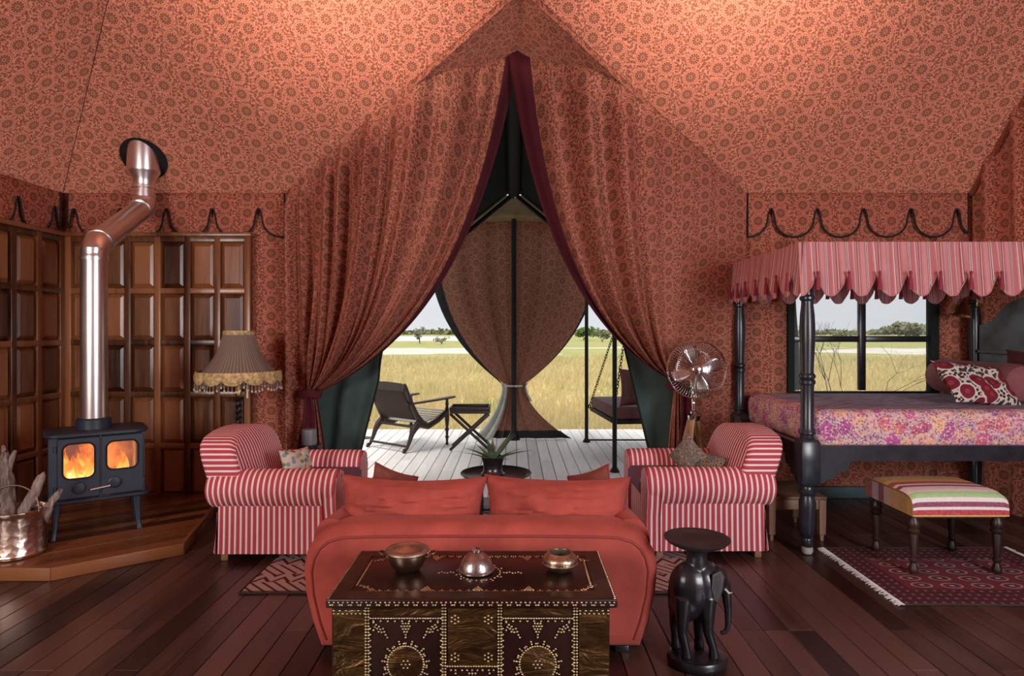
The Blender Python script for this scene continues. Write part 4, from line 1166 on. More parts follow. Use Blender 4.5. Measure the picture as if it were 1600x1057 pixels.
for i in range(30):
    y = lerp(ly0+.012, ly1-.012, i/29)
    for xx in (lx0+.008, lx1-.008): rim(0, 0, 0, tr(xx, y, CZT-.0006))
stuff(m.build('rim_studs', MT['stud'], LID))

# ---- three vessels on the chest
MT['copperware'] = plain('worn_copper_bronze', (.40, .27, .20), .30, 1, nz=.25, scale=12, bump=.04)
t = T('copper_pot', 'round copper bronze pot with a flat lid and ring handles on the chest', 'pot', P(637, 893, 2.74)*1.0)
t.location = (-.452, 2.715, CZT+.003)
M().lathe([(.040, 0), (.052, .003), (.066, .018), (.076, .042), (.080, .066), (.080, .078), (.072, .078), (.070, .066), (.03, .012)], 36).build('bowl', MT['copperware'], t)
LD = M().lathe([(.089, .076), (.092, .080), (.091, .087), (.084, .092), (.078, .090), (.060, .096), (.054, .093), (.036, .099), (.030, .096), (.010, .103), (.002, .104)], 40).build('lid', plain('dull_lid_copper', (.46, .34, .28), .45, 1, nz=.3, scale=20), t)
for s in (-1, 1):
    M().tube([(s*(.100+.020*cos(a)), .020*sin(a), .071+.004*cos(a)) for a in [2*pi*i/18 for i in range(19)]], .0035, 6).build('ring_handle', MT['copperware'], t)
    M().ball((s*.083, 0, .070), (.010, .008, .008)).build('lug', MT['copperware'], t)
MT['pewter'] = plain('engraved_pewter', (.46, .45, .45), .30, 1, nz=.3, scale=30, bump=.15, bscale=70)
t = T('pewter_dome', 'domed engraved pewter lid box in the middle of the chest top', 'box', (-.158, 2.70, CZT+.003))
M().lathe([(.072, 0), (.076, .004), (.076, .010), (.071, .014), (.070, .022), (.060, .046), (.042, .066), (.026, .076), (.022, .080)], 36).build('dome', MT['pewter'], t)
M().lathe([(.018, .079), (.024, .083), (.024, .090), (.014, .095), (.002, .096)], 20).build('knob', MT['pewter'], t)
MT['carvedbrass'] = plain('carved_pale_brass', (.50, .40, .28), .35, 1, nz=.35, scale=26, bump=.3, bscale=55)
t = T('carved_ring_bowl', 'squat carved brass bowl with a wide round mouth at the end of the chest', 'bowl', (.196, 2.715, CZT+.003))
M().lathe([(.045, 0), (.058, .006), (.068, .020), (.071, .027), (.073, .030), (.071, .036), (.073, .042), (.071, .050), (.067, .058), (.062, .061), (.056, .070), (.050, .074), (.043, .073), (.040, .064), (.042, .03), (.02, .012)], 40).build('bowl', MT['carvedbrass'], t)
M().lathe([(.0425, .0725), (.0395, .063), (.041, .03), (.02, .013)], 30, caps=(False, True)).build('shade_liner', plain('bowl_mouth_shade', (.05, .035, .022), .7), t)  # dark liner added so the mouth looks shaded inside
M().lathe([(.0725, .026), (.0755, .030), (.0725, .034)], 40, caps=(False, False)).build('girdle', MT['carvedbrass'], t)

# ---- carved elephant stool
EX, EY = .875, 3.06
EL = T('elephant_stool', 'black carved elephant stool with a dished round top beside the red sofa', 'stool', (EX, EY, 0))
M().lathe([(.128, 0), (.140, .012), (.142, .030), (.132, .048), (.10, .056), (.0, .058)], 36, Matrix.Diagonal((1, .86, 1, 1)), caps=(True, False)).build('plinth', MT['ebony'], EL)
m = M(); zb = .055
m.ball((-.030, 0, .365), (.104, .090, .130), 24, 16); m.ball((.025, 0, .375), (.088, .084, .120), 22, 14); m.ball((-.055, 0, .31), (.080, .084, .105), 20, 12)
m.ball((.098, -.004, .412), (.044, .048, .060), 20, 14); m.ball((.118, -.004, .385), (.028, .032, .045), 16, 10); m.tube([(.03, 0, .42), (.10, -.004, .41)], [.06, .045], 14)
for (x, y, x2, y2) in ((-.078, -.045, -.066, -.050), (-.082, .046, -.090, .05), (.040, -.044, .062, -.05), (.034, .044, .022, .05)):
    m.tube([(x, y, .34), (x-.004, y, .26), ((x+x2)/2-.010, y, .17), (x2, y2, .10), (x2+.004, y2, zb)], [.042, .036, .024, .020, .027], 14)
m.tube([(.125, -.004, .39), (.140, -.006, .33), (.146, -.008, .26), (.145, -.010, .19), (.135, -.012, .158), (.118, -.012, .152), (.110, -.012, .163)], [.032, .024, .018, .014, .012, .011, .010], 12)
m.tube([(-.118, 0, .40), (-.134, 0, .34), (-.130, 0, .26)], [.014, .009, .007], 8)
m.lathe([(.055, .46), (.050, .50), (.046, .525), (.052, .545), (.06, .56)], 24)
m.build('elephant', MT['ebony'], EL, remesh=.0055)
for s in (-1, 1):
    e = M(); pr = [(-.028, .046), (.010, .055), (.026, .030), (.018, -.03), (-.004, -.075), (-.020, -.060), (-.034, -.01)][::-1]
    e = soft_slab(lambda a, b, c: (.082+a*1.15, s*(.050+c)+s*.55*max(0, .012-a), .405+b*1.15), pr, 0, .014, .005, lambda a, b: (a, b), steps=2); 
    e.build('ear', plain('greyed_black_wood', (.055, .05, .052), .4, nz=.3), EL)
    M().tube([(.122, -.004+s*.024, .372), (.142, -.006+s*.030, .352), (.158, -.006+s*.028, .355)], [.0065, .005, .0015], 8).build('tusk', plain('bone_tusk', (.5, .42, .33), .4), EL)
    M().ball((.122, -.004+s*.036, .425), (.006, .004, .006), 8, 6).build('eye', MT['deepblack'], EL)
M().lathe([(.0, .552), (.055, .554), (.10, .566), (.140, .586), (.154, .600), (.155, .605), (.148, .606), (.130, .596), (.08, .588), (.0, .585)], 44, caps=(False, False)).build('dished_top', plain('worn_black_wood', (.022, .019, .020), .42, nz=.45, scale=9, bump=.08), EL)

# ---- tray table with a potted aloe
CX, CY = P(775, 740, 5.12).x, 5.12
t = T('tray_table', 'round dark metal tray table standing between the two striped armchairs', 'table', (CX, CY, 0))
MT['tray'] = plain('dark_tray_metal', (.075, .068, .066), .28, .9, nz=.35, scale=8)
M().lathe([(.0, .430), (.225, .430), (.245, .433), (.282, .447), (.286, .452), (.282, .456), (.250, .446), (.235, .441), (.0, .440)], 48, caps=(False, False)).build('tray', MT['tray'], t)
for k in range(4):
    a = pi/4+pi/2*k; c_, s_ = cos(a), sin(a)
    M().lathe([(.012, 0), (.022, .012), (.016, .03), (.013, .10), (.020, .13), (.014, .16), (.014, .34), (.022, .37), (.015, .40), (.018, .432)], 12, tr(c_*.17, s_*.17, 0)).build('leg', MT['ebony'], t)
    M().tube([(c_*.17, s_*.17, .12), (-s_*.17, c_*.17, .12)], .010, 8).build('stretcher', MT['ebony'], t)
for k in range(6):
    a = pi/6+pi/3*k; M().ball((cos(a)*.255, sin(a)*.255, .418), (.014, .014, .018), 10, 8).build('ball_foot', MT['ebony'], t)
t = T('aloe_plant', 'spiky green aloe in a dark bronze pot on the round tray table', 'plant', (CX-.025, CY-.02, .4415))
M().lathe([(.078, 0), (.094, .004), (.096, .012), (.078, .030), (.074, .06), (.080, .10), (.092, .135), (.096, .142), (.090, .146), (.084, .13), (.0, .115)], 36, caps=(True, False)).build('pot', plain('dark_bronze', (.085, .075, .08), .3, .85, nz=.3), t)
M().lathe([(.083, .110), (.03, .122), (.0, .124)], 20, caps=(False, False)).build('soil', plain('soil', (.02, .014, .01), .95), t)
g = G('aloe_green', .5, spec=.3); g.set('Base Color', g.ramp(g.noise(g.tc('Object'), 12, 3), [(.3, (.06, .11, .065)), (.7, (.20, .29, .17))]))
rr = random.Random(2)
for k in range(17):
    a = 2*pi*k/17*2.4+rr.uniform(-.2, .2); L = rr.uniform(.16, .30); el = rr.uniform(.35, 1.15)
    loops = []
    for i in range(8):
        q = i/7; rad = L*q*cos(el)*(1+.15*q); z = L*q*sin(el)-.10*q*q*L*2*(1.2-el)+.118
        w = .024*(1-q)**.7*(.7+.6*sin(pi*min(1, q*1.2)))+.0008; th = .0065*(1-q)+.0006
        cx, cy = rad*cos(a)+.02*cos(a), rad*sin(a)+.02*sin(a); tx, ty = -sin(a), cos(a)
        loops.append([(cx+tx*w, cy+ty*w, z+.008*(1-q)), (cx, cy, z+th*.2), (cx-tx*w, cy-ty*w, z+.008*(1-q)), (cx, cy, z-th)])
    m = M(); m.loft(loops); m.build('leaf', g.m, t)

# ---- rugs
def rug(name, label, x0, x1, y0, y1, mat, fringe, skew=0):
    t = T(name, label, 'rug', ((x0+x1)/2, (y0+y1)/2, .0005)); w, l = x1-x0, y1-y0
    m = M()
    def f(u, v):
        return ((u-.5)*w+skew*(v-.5), (v-.5)*l+.006*sin(u*9), .007+.0015*sin(u*23)*sin(v*17))
    m.grid(40, 30, f, lambda u, v: (u*w, v*l)); m.build('pile', mat, t)
    b = M(); 
    for (u0, v0, u1, v1) in ((0, 0, 1, 0), (1, 0, 1, 1), (1, 1, 0, 1), (0, 1, 0, 0)):
        b.tube([f(lerp(u0, u1, i/30), lerp(v0, v1, i/30)) for i in range(31)], .006, 6)
    b.build('binding', plain('rug_edge', (.035, .022, .02), .9), t)
    if fringe:
        q = M(); rr = random.Random(9)
        for side in fringe:
            for i in range(130):
                v = i/129; p = Vector(f(0 if side < 0 else 1, v)); L = rr.uniform(.035, .06)
                q.tube([p+Vector((0, 0, .0)), p+Vector((side*L*.5, rr.uniform(-.01, .01), .004)), p+Vector((side*L, rr.uniform(-.014, .014), -.003))], [.0045, .004, .002], 4)
        stuff(q.build('fringe', plain('cream_fringe', (.50, .48, .46), .9, nz=.3), t))
    return t
k = G('kilim_weave', .95, spec=.05); u, v, _ = k.sep(k.tc('UV'))
tri = k.m_('ABSOLUTE', k.m_('SUBTRACT', k.m_('MULTIPLY', k.frac(k.m_('MULTIPLY', u, 8)), 2), 1))
z1 = k.m_('LESS_THAN', k.frac(k.m_('ADD', k.m_('MULTIPLY', v, 9), k.m_('MULTIPLY', tri, .8))), .34)
z2 = k.m_('LESS_THAN', k.frac(k.m_('MULTIPLY', k.m_('ADD', u, v), 13)), .28)
z3 = k.m_('GREATER_THAN', k.frac(k.m_('MULTIPLY', v, 3.3)), .55)
pat = k.m_('ADD', k.m_('MULTIPLY', z1, z3), k.m_('MULTIPLY', z2, k.m_('SUBTRACT', 1.0, z3)), clamp=True)
cc = k.mix(pat, (.40, .29, .26), (.095, .022, .03)); cc = k.mix(k.m_('MULTIPLY', k.band(v, .0, .035), .8), cc, (.03, .03, .04)); k.set('Base Color', cc); k.bump(k.noise(k.tc('UV'), 160, 2), .4, .004)
rug('kilim_rug', 'flat woven cream and wine zigzag kilim lying under the sofa and armchairs', -1.66, 1.22, 3.86, 5.55, k.m, (), .0)
k = G('bokhara_pile', .95, spec=.05, sheen=.2); u, v, _ = k.sep(k.tc('UV'))
gu = k.m_('SUBTRACT', k.frac(k.m_('DIVIDE', u, .185)), .5); gv = k.m_('SUBTRACT', k.frac(k.m_('DIVIDE', k.m_('SUBTRACT', v, .22), .115)), .5)
rr_ = k.m_('ADD', k.m_('ABSOLUTE', gu), k.m_('MULTIPLY', k.m_('ABSOLUTE', gv), .8))
rr2 = k.m_('SQRT', k.m_('ADD', k.m_('MULTIPLY', gu, gu), k.m_('MULTIPLY', gv, gv)))
gul = k.band(rr2, .28, .36); gin = k.m_('MULTIPLY', k.m_('LESS_THAN', rr2, .28), k.m_('GREATER_THAN', k.m_('MULTIPLY', gu, gv), 0)); gc = k.m_('LESS_THAN', rr2, .09)
inner = k.m_('MULTIPLY', k.band(u, .17, 1.13), k.band(v, .22, .74))
fld = k.mix(inner, (.065, .016, .024), (.17, .030, .044))
n_ = k.noise(k.tc('UV'), 9, 3); fld = k.mix(k.m_('MULTIPLY', n_, .5), fld, (.07, .012, .02))
c1 = k.mix(k.m_('MULTIPLY', gul, inner), fld, (.30, .25, .25)); c1 = k.mix(k.m_('MULTIPLY', gin, inner), c1, (.045, .014, .022)); c1 = k.mix(k.m_('MULTIPLY', gc, inner), c1, (.42, .34, .32))
bu = k.frac(k.m_('MULTIPLY', u, 18)); bv = k.frac(k.m_('MULTIPLY', v, 18))
bd_ = k.m_('MULTIPLY', k.m_('SUBTRACT', 1.0, inner), k.m_('MULTIPLY', k.band(bu, .3, .62), k.band(bv, .3, .62)))
c1 = k.mix(k.m_('MULTIPLY', bd_, .55), c1, (.34, .22, .22)); k.set('Base Color', c1); k.bump(k.noise(k.tc('UV'), 220, 2), .4, .004)
rug('bokhara_rug', 'wine red patterned rug with pale fringed ends under the striped footstool', 2.26, 3.56, 3.70, 4.66, k.m, (-1, 1))
# ================================================================== BED
BX0, BX1, BY0, BY1 = 2.09, 4.27, 4.56, 5.93
BED = T('four_poster_bed', 'dark blue black four poster bed with turned posts by the window', 'bed', (BX0, BY0, 0))
bw_, bl_ = BX1-BX0, BY1-BY0
lo = [(.028, .05), (.036, .07), (.040, .10), (.034, .115), (.044, .13), (.050, .16), (.056, .30), (.058, .37), (.048, .405), (.046, .42), (.060, .435), (.062, .45), (.048, .465), (.046, .485), (.058, .50)]
hi = [(.058, .82), (.046, .835), (.046, .85), (.060, .862), (.055, .88), (.045, .90), (.044, 1.17), (.046, 1.205), (.055, 1.215), (.055, 1.235), (.044, 1.245), (.056, 1.26), (.056, 1.275), (.043, 1.29), (.043, 1.32), (.051, 1.50), (.053, 1.60), (.049, 1.70), (.041, 1.77), (.040, 1.80), (.052, 1.815), (.052, 1.83), (.036, 1.845), (.034, 1.90), (.03, 2.18)]
for (x, y) in ((0, 0), (bw_, 0), (0, bl_), (bw_, bl_)):
    m = M(); T0 = tr(x, y, 0); m.lathe(lo, 24, T0); m.lathe(hi, 24, T0); m.loft([[(x+a, y+b, z) for a, b in rrect(w, w, .006, 2)] for w, z in ((.11, .50), (.132, .52), (.132, .80), (.11, .82))], smooth=False)
    p = m.build('post', MT['bedwood'], BED)
    M().lathe([(.018, 0), (.032, .006), (.040, .03), (.036, .05), (.02, .055)], 20, T0).build('caster', plain('pale_worn_foot', (.36, .33, .31), .5, nz=.3), p)
# rails, with shaped brackets at the posts
def rail(p0, p1, name='rail'):
    p0, p1 = Vector(p0), Vector(p1); L = (p1-p0).length; d = (p1-p0).normalized()
    prof = []
    n = 40
    top, bot = .775, .665
    def low(s):
        e = min(s, L-s); return bot-(.075*sst(.23, .21, e)*1+.055*sst(.16, .10, e)+.03*sst(.075, .03, e)) if e < .23 else bot
    m = M(); nrm = Vector((-d.y, d.x, 0))
    loops = []
    for i in range(n*3+1):
        s = L*i/(n*3); q = p0+d*s; z0 = low(s)
        loops.append([q-nrm*.022+Vector((0, 0, z0)), q+nrm*.036+Vector((0, 0, z0)), q+nrm*.036+Vector((0, 0, top)), q-nrm*.022+Vector((0, 0, top))])
    m.loft(loops, smooth=False); m.build(name, MT['bedwood'], BED)
rail((.067, 0, 0), (bw_-.067, 0, 0)); rail((.067, bl_, 0), (bw_-.067, bl_, 0)); rail((0, .067, 0), (0, bl_-.067, 0)); rail((bw_, .067, 0), (bw_, bl_-.067, 0))
for (a, b) in (((0, 0), (bw_, 0)), ((0, bl_), (bw_, bl_)), ((0, 0), (0, bl_)), ((bw_, 0), (bw_, bl_))):
    M().box(((a[0]+b[0])/2, (a[1]+b[1])/2, 2.195), (abs(b[0]-a[0])+.04, abs(b[1]-a[1])+.04, .03)).build('canopy_rail', MT['bedwood'], BED)
M().box((bw_/2, bl_/2, .735), (bw_-.05, bl_-.05, .03)).build('base_board', MT['bedwood'], BED)
# headboard, arched, between the head posts
ol = [(-.61, .70), (.61, .70), (.61, 1.64), (.56, 1.65), (.50, 1.66), (.44, 1.69), (.36, 1.76), (.28, 1.82), (.18, 1.855), (0, 1.87), (-.18, 1.855), (-.28, 1.82), (-.36, 1.76), (-.44, 1.69), (-.50, 1.66), (-.56, 1.65), (-.61, 1.64)]
def hb(ol, x, t, name, mat): 
    m = M(); m.loft([[(x, bl_/2+a, b) for a, b in ol], [(x-t, bl_/2+a, b) for a, b in ol]], smooth=False); return m.build(name, mat, BED, bevel=.006)
hb_m = plain('smoky_blue_paint', (.15, .19, .215), .5, nz=.4, scale=5)
for k, (za, zb) in enumerate(((.70, 1.02), (1.025, 1.38))):
    hb([(-.61, za), (.61, za), (.61, zb), (-.61, zb)], bw_+.015, .03, 'headboard_plank', hb_m)
hb([p if p[1] > .8 else (p[0], 1.385) for p in ol], bw_+.015, .03, 'headboard_crest', hb_m)
M().box((bw_-.018, bl_/2, 1.40), (.03, 1.22, .03)).build('headboard_moulding', hb_m, BED, bevel=.008)

# ---- mattress under a paisley spread
g = G('paisley_spread', .85, spec=.15, sheen=.2); uv = g.tc('UV'); u, v, w_ = g.sep(uv)
wp = g.noise(uv, 5, 2); q = g.comb(g.m_('ADD', u, g.m_('MULTIPLY', wp, .16)), g.m_('ADD', v, g.m_('MULTIPLY', g.noise(g.map(uv, (1, 1, 1), (3, 1, 0)), 5, 2), .16)))
d1 = g.vor(q, 8.5, 'F1', 0, '2D', .8); cl = g.vor(q, 8.5, 'F1', 1, '2D', .8); d2 = g.vor(uv, 52, 'F1', 0, '2D'); c2 = g.vor(uv, 52, 'F1', 1, '2D')
pal = [(0, (.60, .36, .26)), (.25, (.42, .12, .28)), (.40, (.66, .46, .42)), (.60, (.28, .13, .30)), (.70, (.64, .44, .26)), (.88, (.50, .14, .18))]
base = g.mix(g.m_('LESS_THAN', d1, .42), (.50, .34, .36), g.ramp(g.sep(cl)[0], pal, const=True))
rings = g.m_('GREATER_THAN', g.m_('SINE', g.m_('MULTIPLY', d1, 46)), .45)
base = g.mix(g.m_('MULTIPLY', rings, .62), base, g.ramp(g.sep(cl)[1], [(0, (.12, .04, .16)), (.4, (.60, .36, .22)), (.7, (.44, .05, .28))], const=True))
dots = g.m_('LESS_THAN', d2, .36); base = g.mix(g.m_('MULTIPLY', dots, .75), base, g.ramp(g.sep(c2)[0], [(0, (.10, .05, .16)), (.3, (.70, .44, .20)), (.5, (.48, .06, .26)), (.75, (.68, .52, .50))], const=True))
base = g.mix(1.0, base, (1.25, 1.22, 1.22), 'MULTIPLY'); g.set('Base Color', base); g.bump(g.noise(uv, 4, 4, .6), .35, .04)
MT['paisley'] = g.m
MA = T('mattress', 'thick mattress under a pink and violet paisley bedspread on the four poster', 'mattress', (BX0, BY0, 0))
ol_ = rrect(bw_-.13, bl_-.02, .07, 5); ol_ = [(x+bw_/2-.005, y+bl_/2) for x, y in ol_]
ff = []
for i in range(len(ol_)):
    a, b = Vector(ol_[i]), Vector(ol_[(i+1) % len(ol_)]); k = max(1, int((b-a).length/.06))
    for j in range(k): ff.append(tuple(a.lerp(b, j/k)))
sp = perim(ff); loops = []; n = len(ff)
for (ins, z) in ((.035, .753), (.012, .765), (0, .79), (0, .90), (.002, .96), (.018, .995), (.05, 1.013), (.10, 1.018)):
    o = inset(ff, ins); loops.append([(x+.008*noise.noise(Vector((x*6, z*7, 0)))*(1 if ins < .01 else 0), y+.010*noise.noise(Vector((x*5, z*6, 3)))*(1 if ins < .01 else 0), z) for x, y in o])
zs = [.753, .765, .79, .90, .96, .995, 1.02, 1.07]
m = M(); m.loft(loops, uv=lambda i, j: (sp[j], zs[i]), caps=(True, False)); m.build('bedspread', MT['paisley'], MA)
m = M(); x0, x1, y0, y1 = BX0*0+.12+.03, bw_-.13, .075, bl_-.075
o = inset(ff, .098); m.loft([[(x, y, 1.0175) for x, y in o], [(bw_/2+(x-bw_/2)*.6, bl_/2+(y-bl_/2)*.6, 1.022) for x, y in o]], uv=lambda i, j: (o[j % n][0]*(1 if i == 0 else .6), o[j % n][1]*(1 if i == 0 else .6)), caps=(False, True), capuv=lambda p: (p[0], p[1]))
g2 = G('lilac_spread_top', .85, spec=.15, sheen=.3); nn = g2.vor(g2.tc('UV'), 16, 'F1', 0, '2D'); g2.set('Base Color', g2.ramp(g2.m_('ADD', g2.m_('MULTIPLY', nn, .6), g2.m_('MULTIPLY', g2.noise(g2.tc('UV'), 8, 4), .5)), [(.2, (.16, .125, .19)), (.55, (.30, .25, .33)), (.85, (.42, .35, .40))])); g2.bump(nn, .5, .02)
m.build('spread_top', g2.m, MA)  # top face of the same bedspread, coloured purple-grey
# pillows
bo = plain('dusky_rose_linen', (.24, .075, .085), .85, nz=.2, sheen=.3)
t = T('bolster', 'dusky rose bolster lying at the head of the bed behind the patterned pillow', 'bolster', (3.97, 5.48, 1.025+.15))
m = M(); m.lathe([(.01, -.52), (.09, -.515), (.135, -.49), (.15, -.45)]+[(.15+.003*sin(i*2), -.45+.9*i/8) for i in range(1, 8)]+[(.15, .45), (.135, .49), (.09, .515), (.01, .52)], 28, rot('X', pi/2)); m.build('cover', bo, t)
g = G('suzani_pillow', .85, spec=.15); uv = g.tc('UV'); u, v, _ = g.sep(uv)
d1 = g.vor(uv, 6.6, 'F1', 0, '2D', .8); d2 = g.vor(uv, 34, 'F1', 0, '2D', 1)
c = g.mix(g.m_('LESS_THAN', d2, .42), (.68, .60, .54), (.055, .035, .035)); c = g.mix(g.m_('LESS_THAN', d1, .47), c, (.66, .58, .52)); c = g.mix(g.m_('LESS_THAN', d1, .39), c, (.20, .022, .035)); c = g.mix(g.m_('LESS_THAN', d1, .13), c, (.33, .05, .06))
g.set('Base Color', c)
t = cushion('bed_pillow', 'white and wine flower patterned pillow propped on the bed with a tufted edge', 'pillow', .64, .40, .17, g.m, (3.60, 4.98, 1.175), (-.72, .10, .22), seed=12, n=22)
m, pt = pillow(.64, .40, .17, 22, seed=12); m = M()
for i in range(15): m.ball(pt(1, i/14, 1), (.012, .012, .012), 8, 5)
stuff(m.build('tufts', plain('black_tufts', (.02, .015, .018), .9), t))
cushion('bed_pillow', 'deep red plain pillow leaning at the headboard, cut by the frame', 'pillow', .60, .44, .20, plain('deep_red_linen', (.09, .010, .016), .85, sheen=.2), (4.10, 4.98, 1.22), (-.2, .0, pi/2), seed=15)

# ---- striped canopy valances with tassels
CAN = T('bed_canopy', 'pink striped bed canopy with scalloped gathered valance and wine tassels', 'canopy', (BX0, BY0, 0))
pinkc = [(0, (.62, .27, .27)), (.20, (.46, .15, .16)), (.26, (.74, .60, .55)), (.29, (.10, .085, .10)), (.325, (.70, .52, .48)), (.36, (.52, .17, .18)), (.55, (.60, .25, .24)), (.60, (.76, .64, .58)), (.635, (.13, .11, .13)), (.66, (.58, .22, .22)), (.80, (.36, .09, .10)), (.86, (.70, .46, .42)), (.90, (.20, .12, .13)), (.93, (.56, .20, .20))]
MT['canopy'] = stripes('pink_canopy_stripe', .145, pinkc, bump=.2)
_c = MT['canopy']; MT['tassel'] = plain('wine_tassel', (.24, .016, .035), .7, sheen=.3)
ztop, zcus, zlob = 2.215, 1.985, 1.835
def val_panel(p0, p1, nl, nrm, name, tz=0):
    p0, p1, nrm = Vector(p0), Vector(p1), Vector(nrm); L = (p1-p0).length; d = (p1-p0).normalized()
    def zb(s):
        k = (s/L*nl+.5) % 1.0; e = abs(k-.5)*2; return lerp(zlob, zcus, e**2.3)
    def pt(u, v):
        s = u*L; z = lerp(ztop, zb(s), v)
        f = (.008*sin(s*2*pi/.072+sin(s*7))+.010*noise.noise(Vector((s*6, v*.8, L))))*(.25+.75*v)
        q = p0+d*s+nrm*(.03+f+.035*v); return (q.x, q.y, z)
    m = M(); m.grid(int(nl*22), 10, pt, lambda u, v: (u*L*1.0+.004*sin(u*70), v)); pn = m.build(name, MT['canopy'], CAN)
    hem = [Vector(pt(i/(nl*22), 1))+nrm*.002 for i in range(int(nl*22)+1)]; M().tube(hem, .0045, 5).build('hem', MT['canopy'], pn)
    tm = M(); tm.ball((0, 0, -.012), (.011, .011, .014), 10, 7); tm.lathe([(.006, -.022), (.009, -.030), (.008, -.036), (.012, -.060), (.017, -.125), (.0165, -.132), (.002, -.130)], 10)
    me = None
    for i in range(int(nl)):
        q = Vector(pt((i+.5)/nl, 1))+nrm*.036
        if me is None: o = tm.build('tassel', MT['tassel'], CAN); me = o.data
        else: o = bpy.data.objects.new('tassel', me); COL.objects.link(o); o.parent = CAN
        o.location = q+Vector((0, 0, .02))
val_panel((-.085, -.02, 0), (bw_+.06, -.02, 0), 11, (0, -1, 0), 'front_valance')
val_panel((-.03, bl_-.01, 0), (-.03, -.075, 0), 7, (-1, 0, 0), 'side_valance')
val_panel((bw_+.02, bl_-.02, 0), (-.02, bl_-.02, 0), 10, (0, -1, 0), 'rear_valance')
M().box((bw_/2, bl_/2, 2.217), (bw_+.06, bl_+.06, .008)).build('tester', MT['canopy'], CAN)

# ---- brass reading lamp on the far head post
RL = T('reading_lamp', 'small brass swing arm reading lamp clamped to the head post above the pillow', 'lamp', (BX1, BY1, 1.80))
br = plain('aged_brass', (.48, .34, .15), .25, 1)
M().tube([(-.0, -.07, .06), (-.04, -.09, .10), (-.12, -.13, .10), (-.19, -.15, .06)], .009, 8).build('arm', br, RL)
M().box((0, -.058, .05), (.06, .02, .09)).build('bracket', br, RL, bevel=.005)
Tl = tr(-.20, -.15, .05) @ rot('Y', .25) @ rot('X', pi)
M().lathe([(.018, -.03), (.022, .0), (.045, .035), (.085, .125), (.088, .13), (.082, .128), (.04, .035)], 26, Tl, caps=(True, False)).build('shade', br, RL)

# ---- striped footstool
FS = T('footstool', 'multicoloured striped upholstered footstool with turned dark legs on the wine rug', 'footstool', (2.875, 4.385, 0))
fw, fd = .625, .545
cols = []
g = G('serape_stripe', .8, spec=.15, sheen=.15); uvq = g.sep(g.tc('UV'))
sq = [(0, (.30, .16, .05)), (.05, (.36, .07, .10)), (.085, (.40, .34, .38)), (.12, (.20, .06, .11)), (.15, (.46, .34, .28)), (.19, (.48, .30, .12)), (.24, (.40, .28, .10)), (.29, (.55, .34, .06)), (.33, (.34, .06, .07)), (.365, (.78, .62, .64)), (.40, (.22, .05, .10)), (.44, (.80, .72, .70)), (.46, (.80, .72, .70)), (.475, (.36, .60, .26)), (.54, (.80, .76, .74)), (.595, (.26, .045, .095)), (.64, (.82, .76, .76)), (.685, (.48, .03, .05)), (.765, (.70, .42, .05))]
kp = [0, .05, .10, .16, .21, .27, .34, .41, .48, .555, .60, .655, .715, .785, .845, .88, .92, .945, .985, .995]
sq = [(kp[i], c) for i, (p, c) in enumerate(sq)]
c = g.ramp(uvq[1], sq, const=True); g.set('Base Color', g.mix(.12, c, g.ramp(g.noise(g.tc('Object'), 60, 2), [(.3, (.2, .15, .15)), (.7, (.8, .7, .7))]))); g.bump(g.noise(g.tc('Object'), 9, 3), .25, .02)
# profile runs back->top->front; rolled through x
NYP = 30; pts = []
for i in range(NYP+1):
    q = i/NYP; pts.append(q)
prof = []
zb_, zt2 = .395, .545
def sq_pt(q):                     # 0 back bottom, 1 front bottom
    a = lerp(pi, 0, q)            # superellipse arch
    c_, s_ = cos(a), sin(a)
    return (-math.copysign(abs(c_)**.28, c_)*fd/2*(1 if 1 else 1), zb_+(zt2-zb_)*abs(s_)**.5*1.0)
arc = [0]; pq = [sq_pt(i/60) for i in range(61)]
for i in range(60): arc.append(arc[-1]+math.hypot(pq[i+1][0]-pq[i][0], pq[i+1][1]-pq[i][1]))
AL = arc[-1]
nx = 20; loops = []; us = []
for i in range(nx+1):
    a = 2*i/nx-1; x = a*fw/2
    k = (1-abs(a)**14)**.25 if abs(a) < 1 else .0
    sz = (.86+.14*k)*(1+.07*(1-a*a)); sy = .985+.015*k
    loops.append([(x, p*sy, zb_+(z-zb_)*sz) for p, z in pq])
m = M(); m.loft(loops, closed=False, caps=(False, False), uv=lambda i, j: (i/nx, arc[min(j, 60)]/AL))
# fix orientation: sq_pt gives +y at the back
for sgn, L in ((-1, loops[0]), (1, loops[-1])):
    idx = [m.vert(p) for p in L]
    if sgn > 0: idx = idx[::-1]; LL = L[::-1]
    else: LL = L
    m.face(idx, [(0, lerp(.04, .80, (fd/2-p[1])/fd*.55)) for p in LL], False)
m.face([m.vert(p) for p in (loops[0][0], loops[0][-1], loops[-1][-1], loops[-1][0])], [(0, .9)]*4, False)
m.build('cushion', g.m, FS, sharp=60)
M().tube([(x_, -(fd/2-.004)*1 if False else y_, z_) for x_, y_, z_ in [tuple(p) for p in loops[0]]], .005, 6).build('piping', plain('olive_piping', (.22, .14, .04), .8), FS)
lp = [(.012, .012), (.024, .014), (.030, .024), (.030, .04), (.020, .07), (.018, .08), (.026, .092), (.028, .10), (.018, .112), (.020, .13), (.028, .255), (.026, .268), (.038, .282), (.040, .292), (.030, .305), (.038, .325), (.038, .345), (.026, .37), (.022, .382), (.034, .395), (.034, .402)]
for sx in (-1, 1):
    for sy in (-1, 1): M().lathe(lp, 20, tr(sx*.272, sy*.215, 0)).build('leg', MT['darkwood'], FS)
M().box((0, 0, .395), (.60, .50, .03)).build('seat_frame', MT['darkwood'], FS)

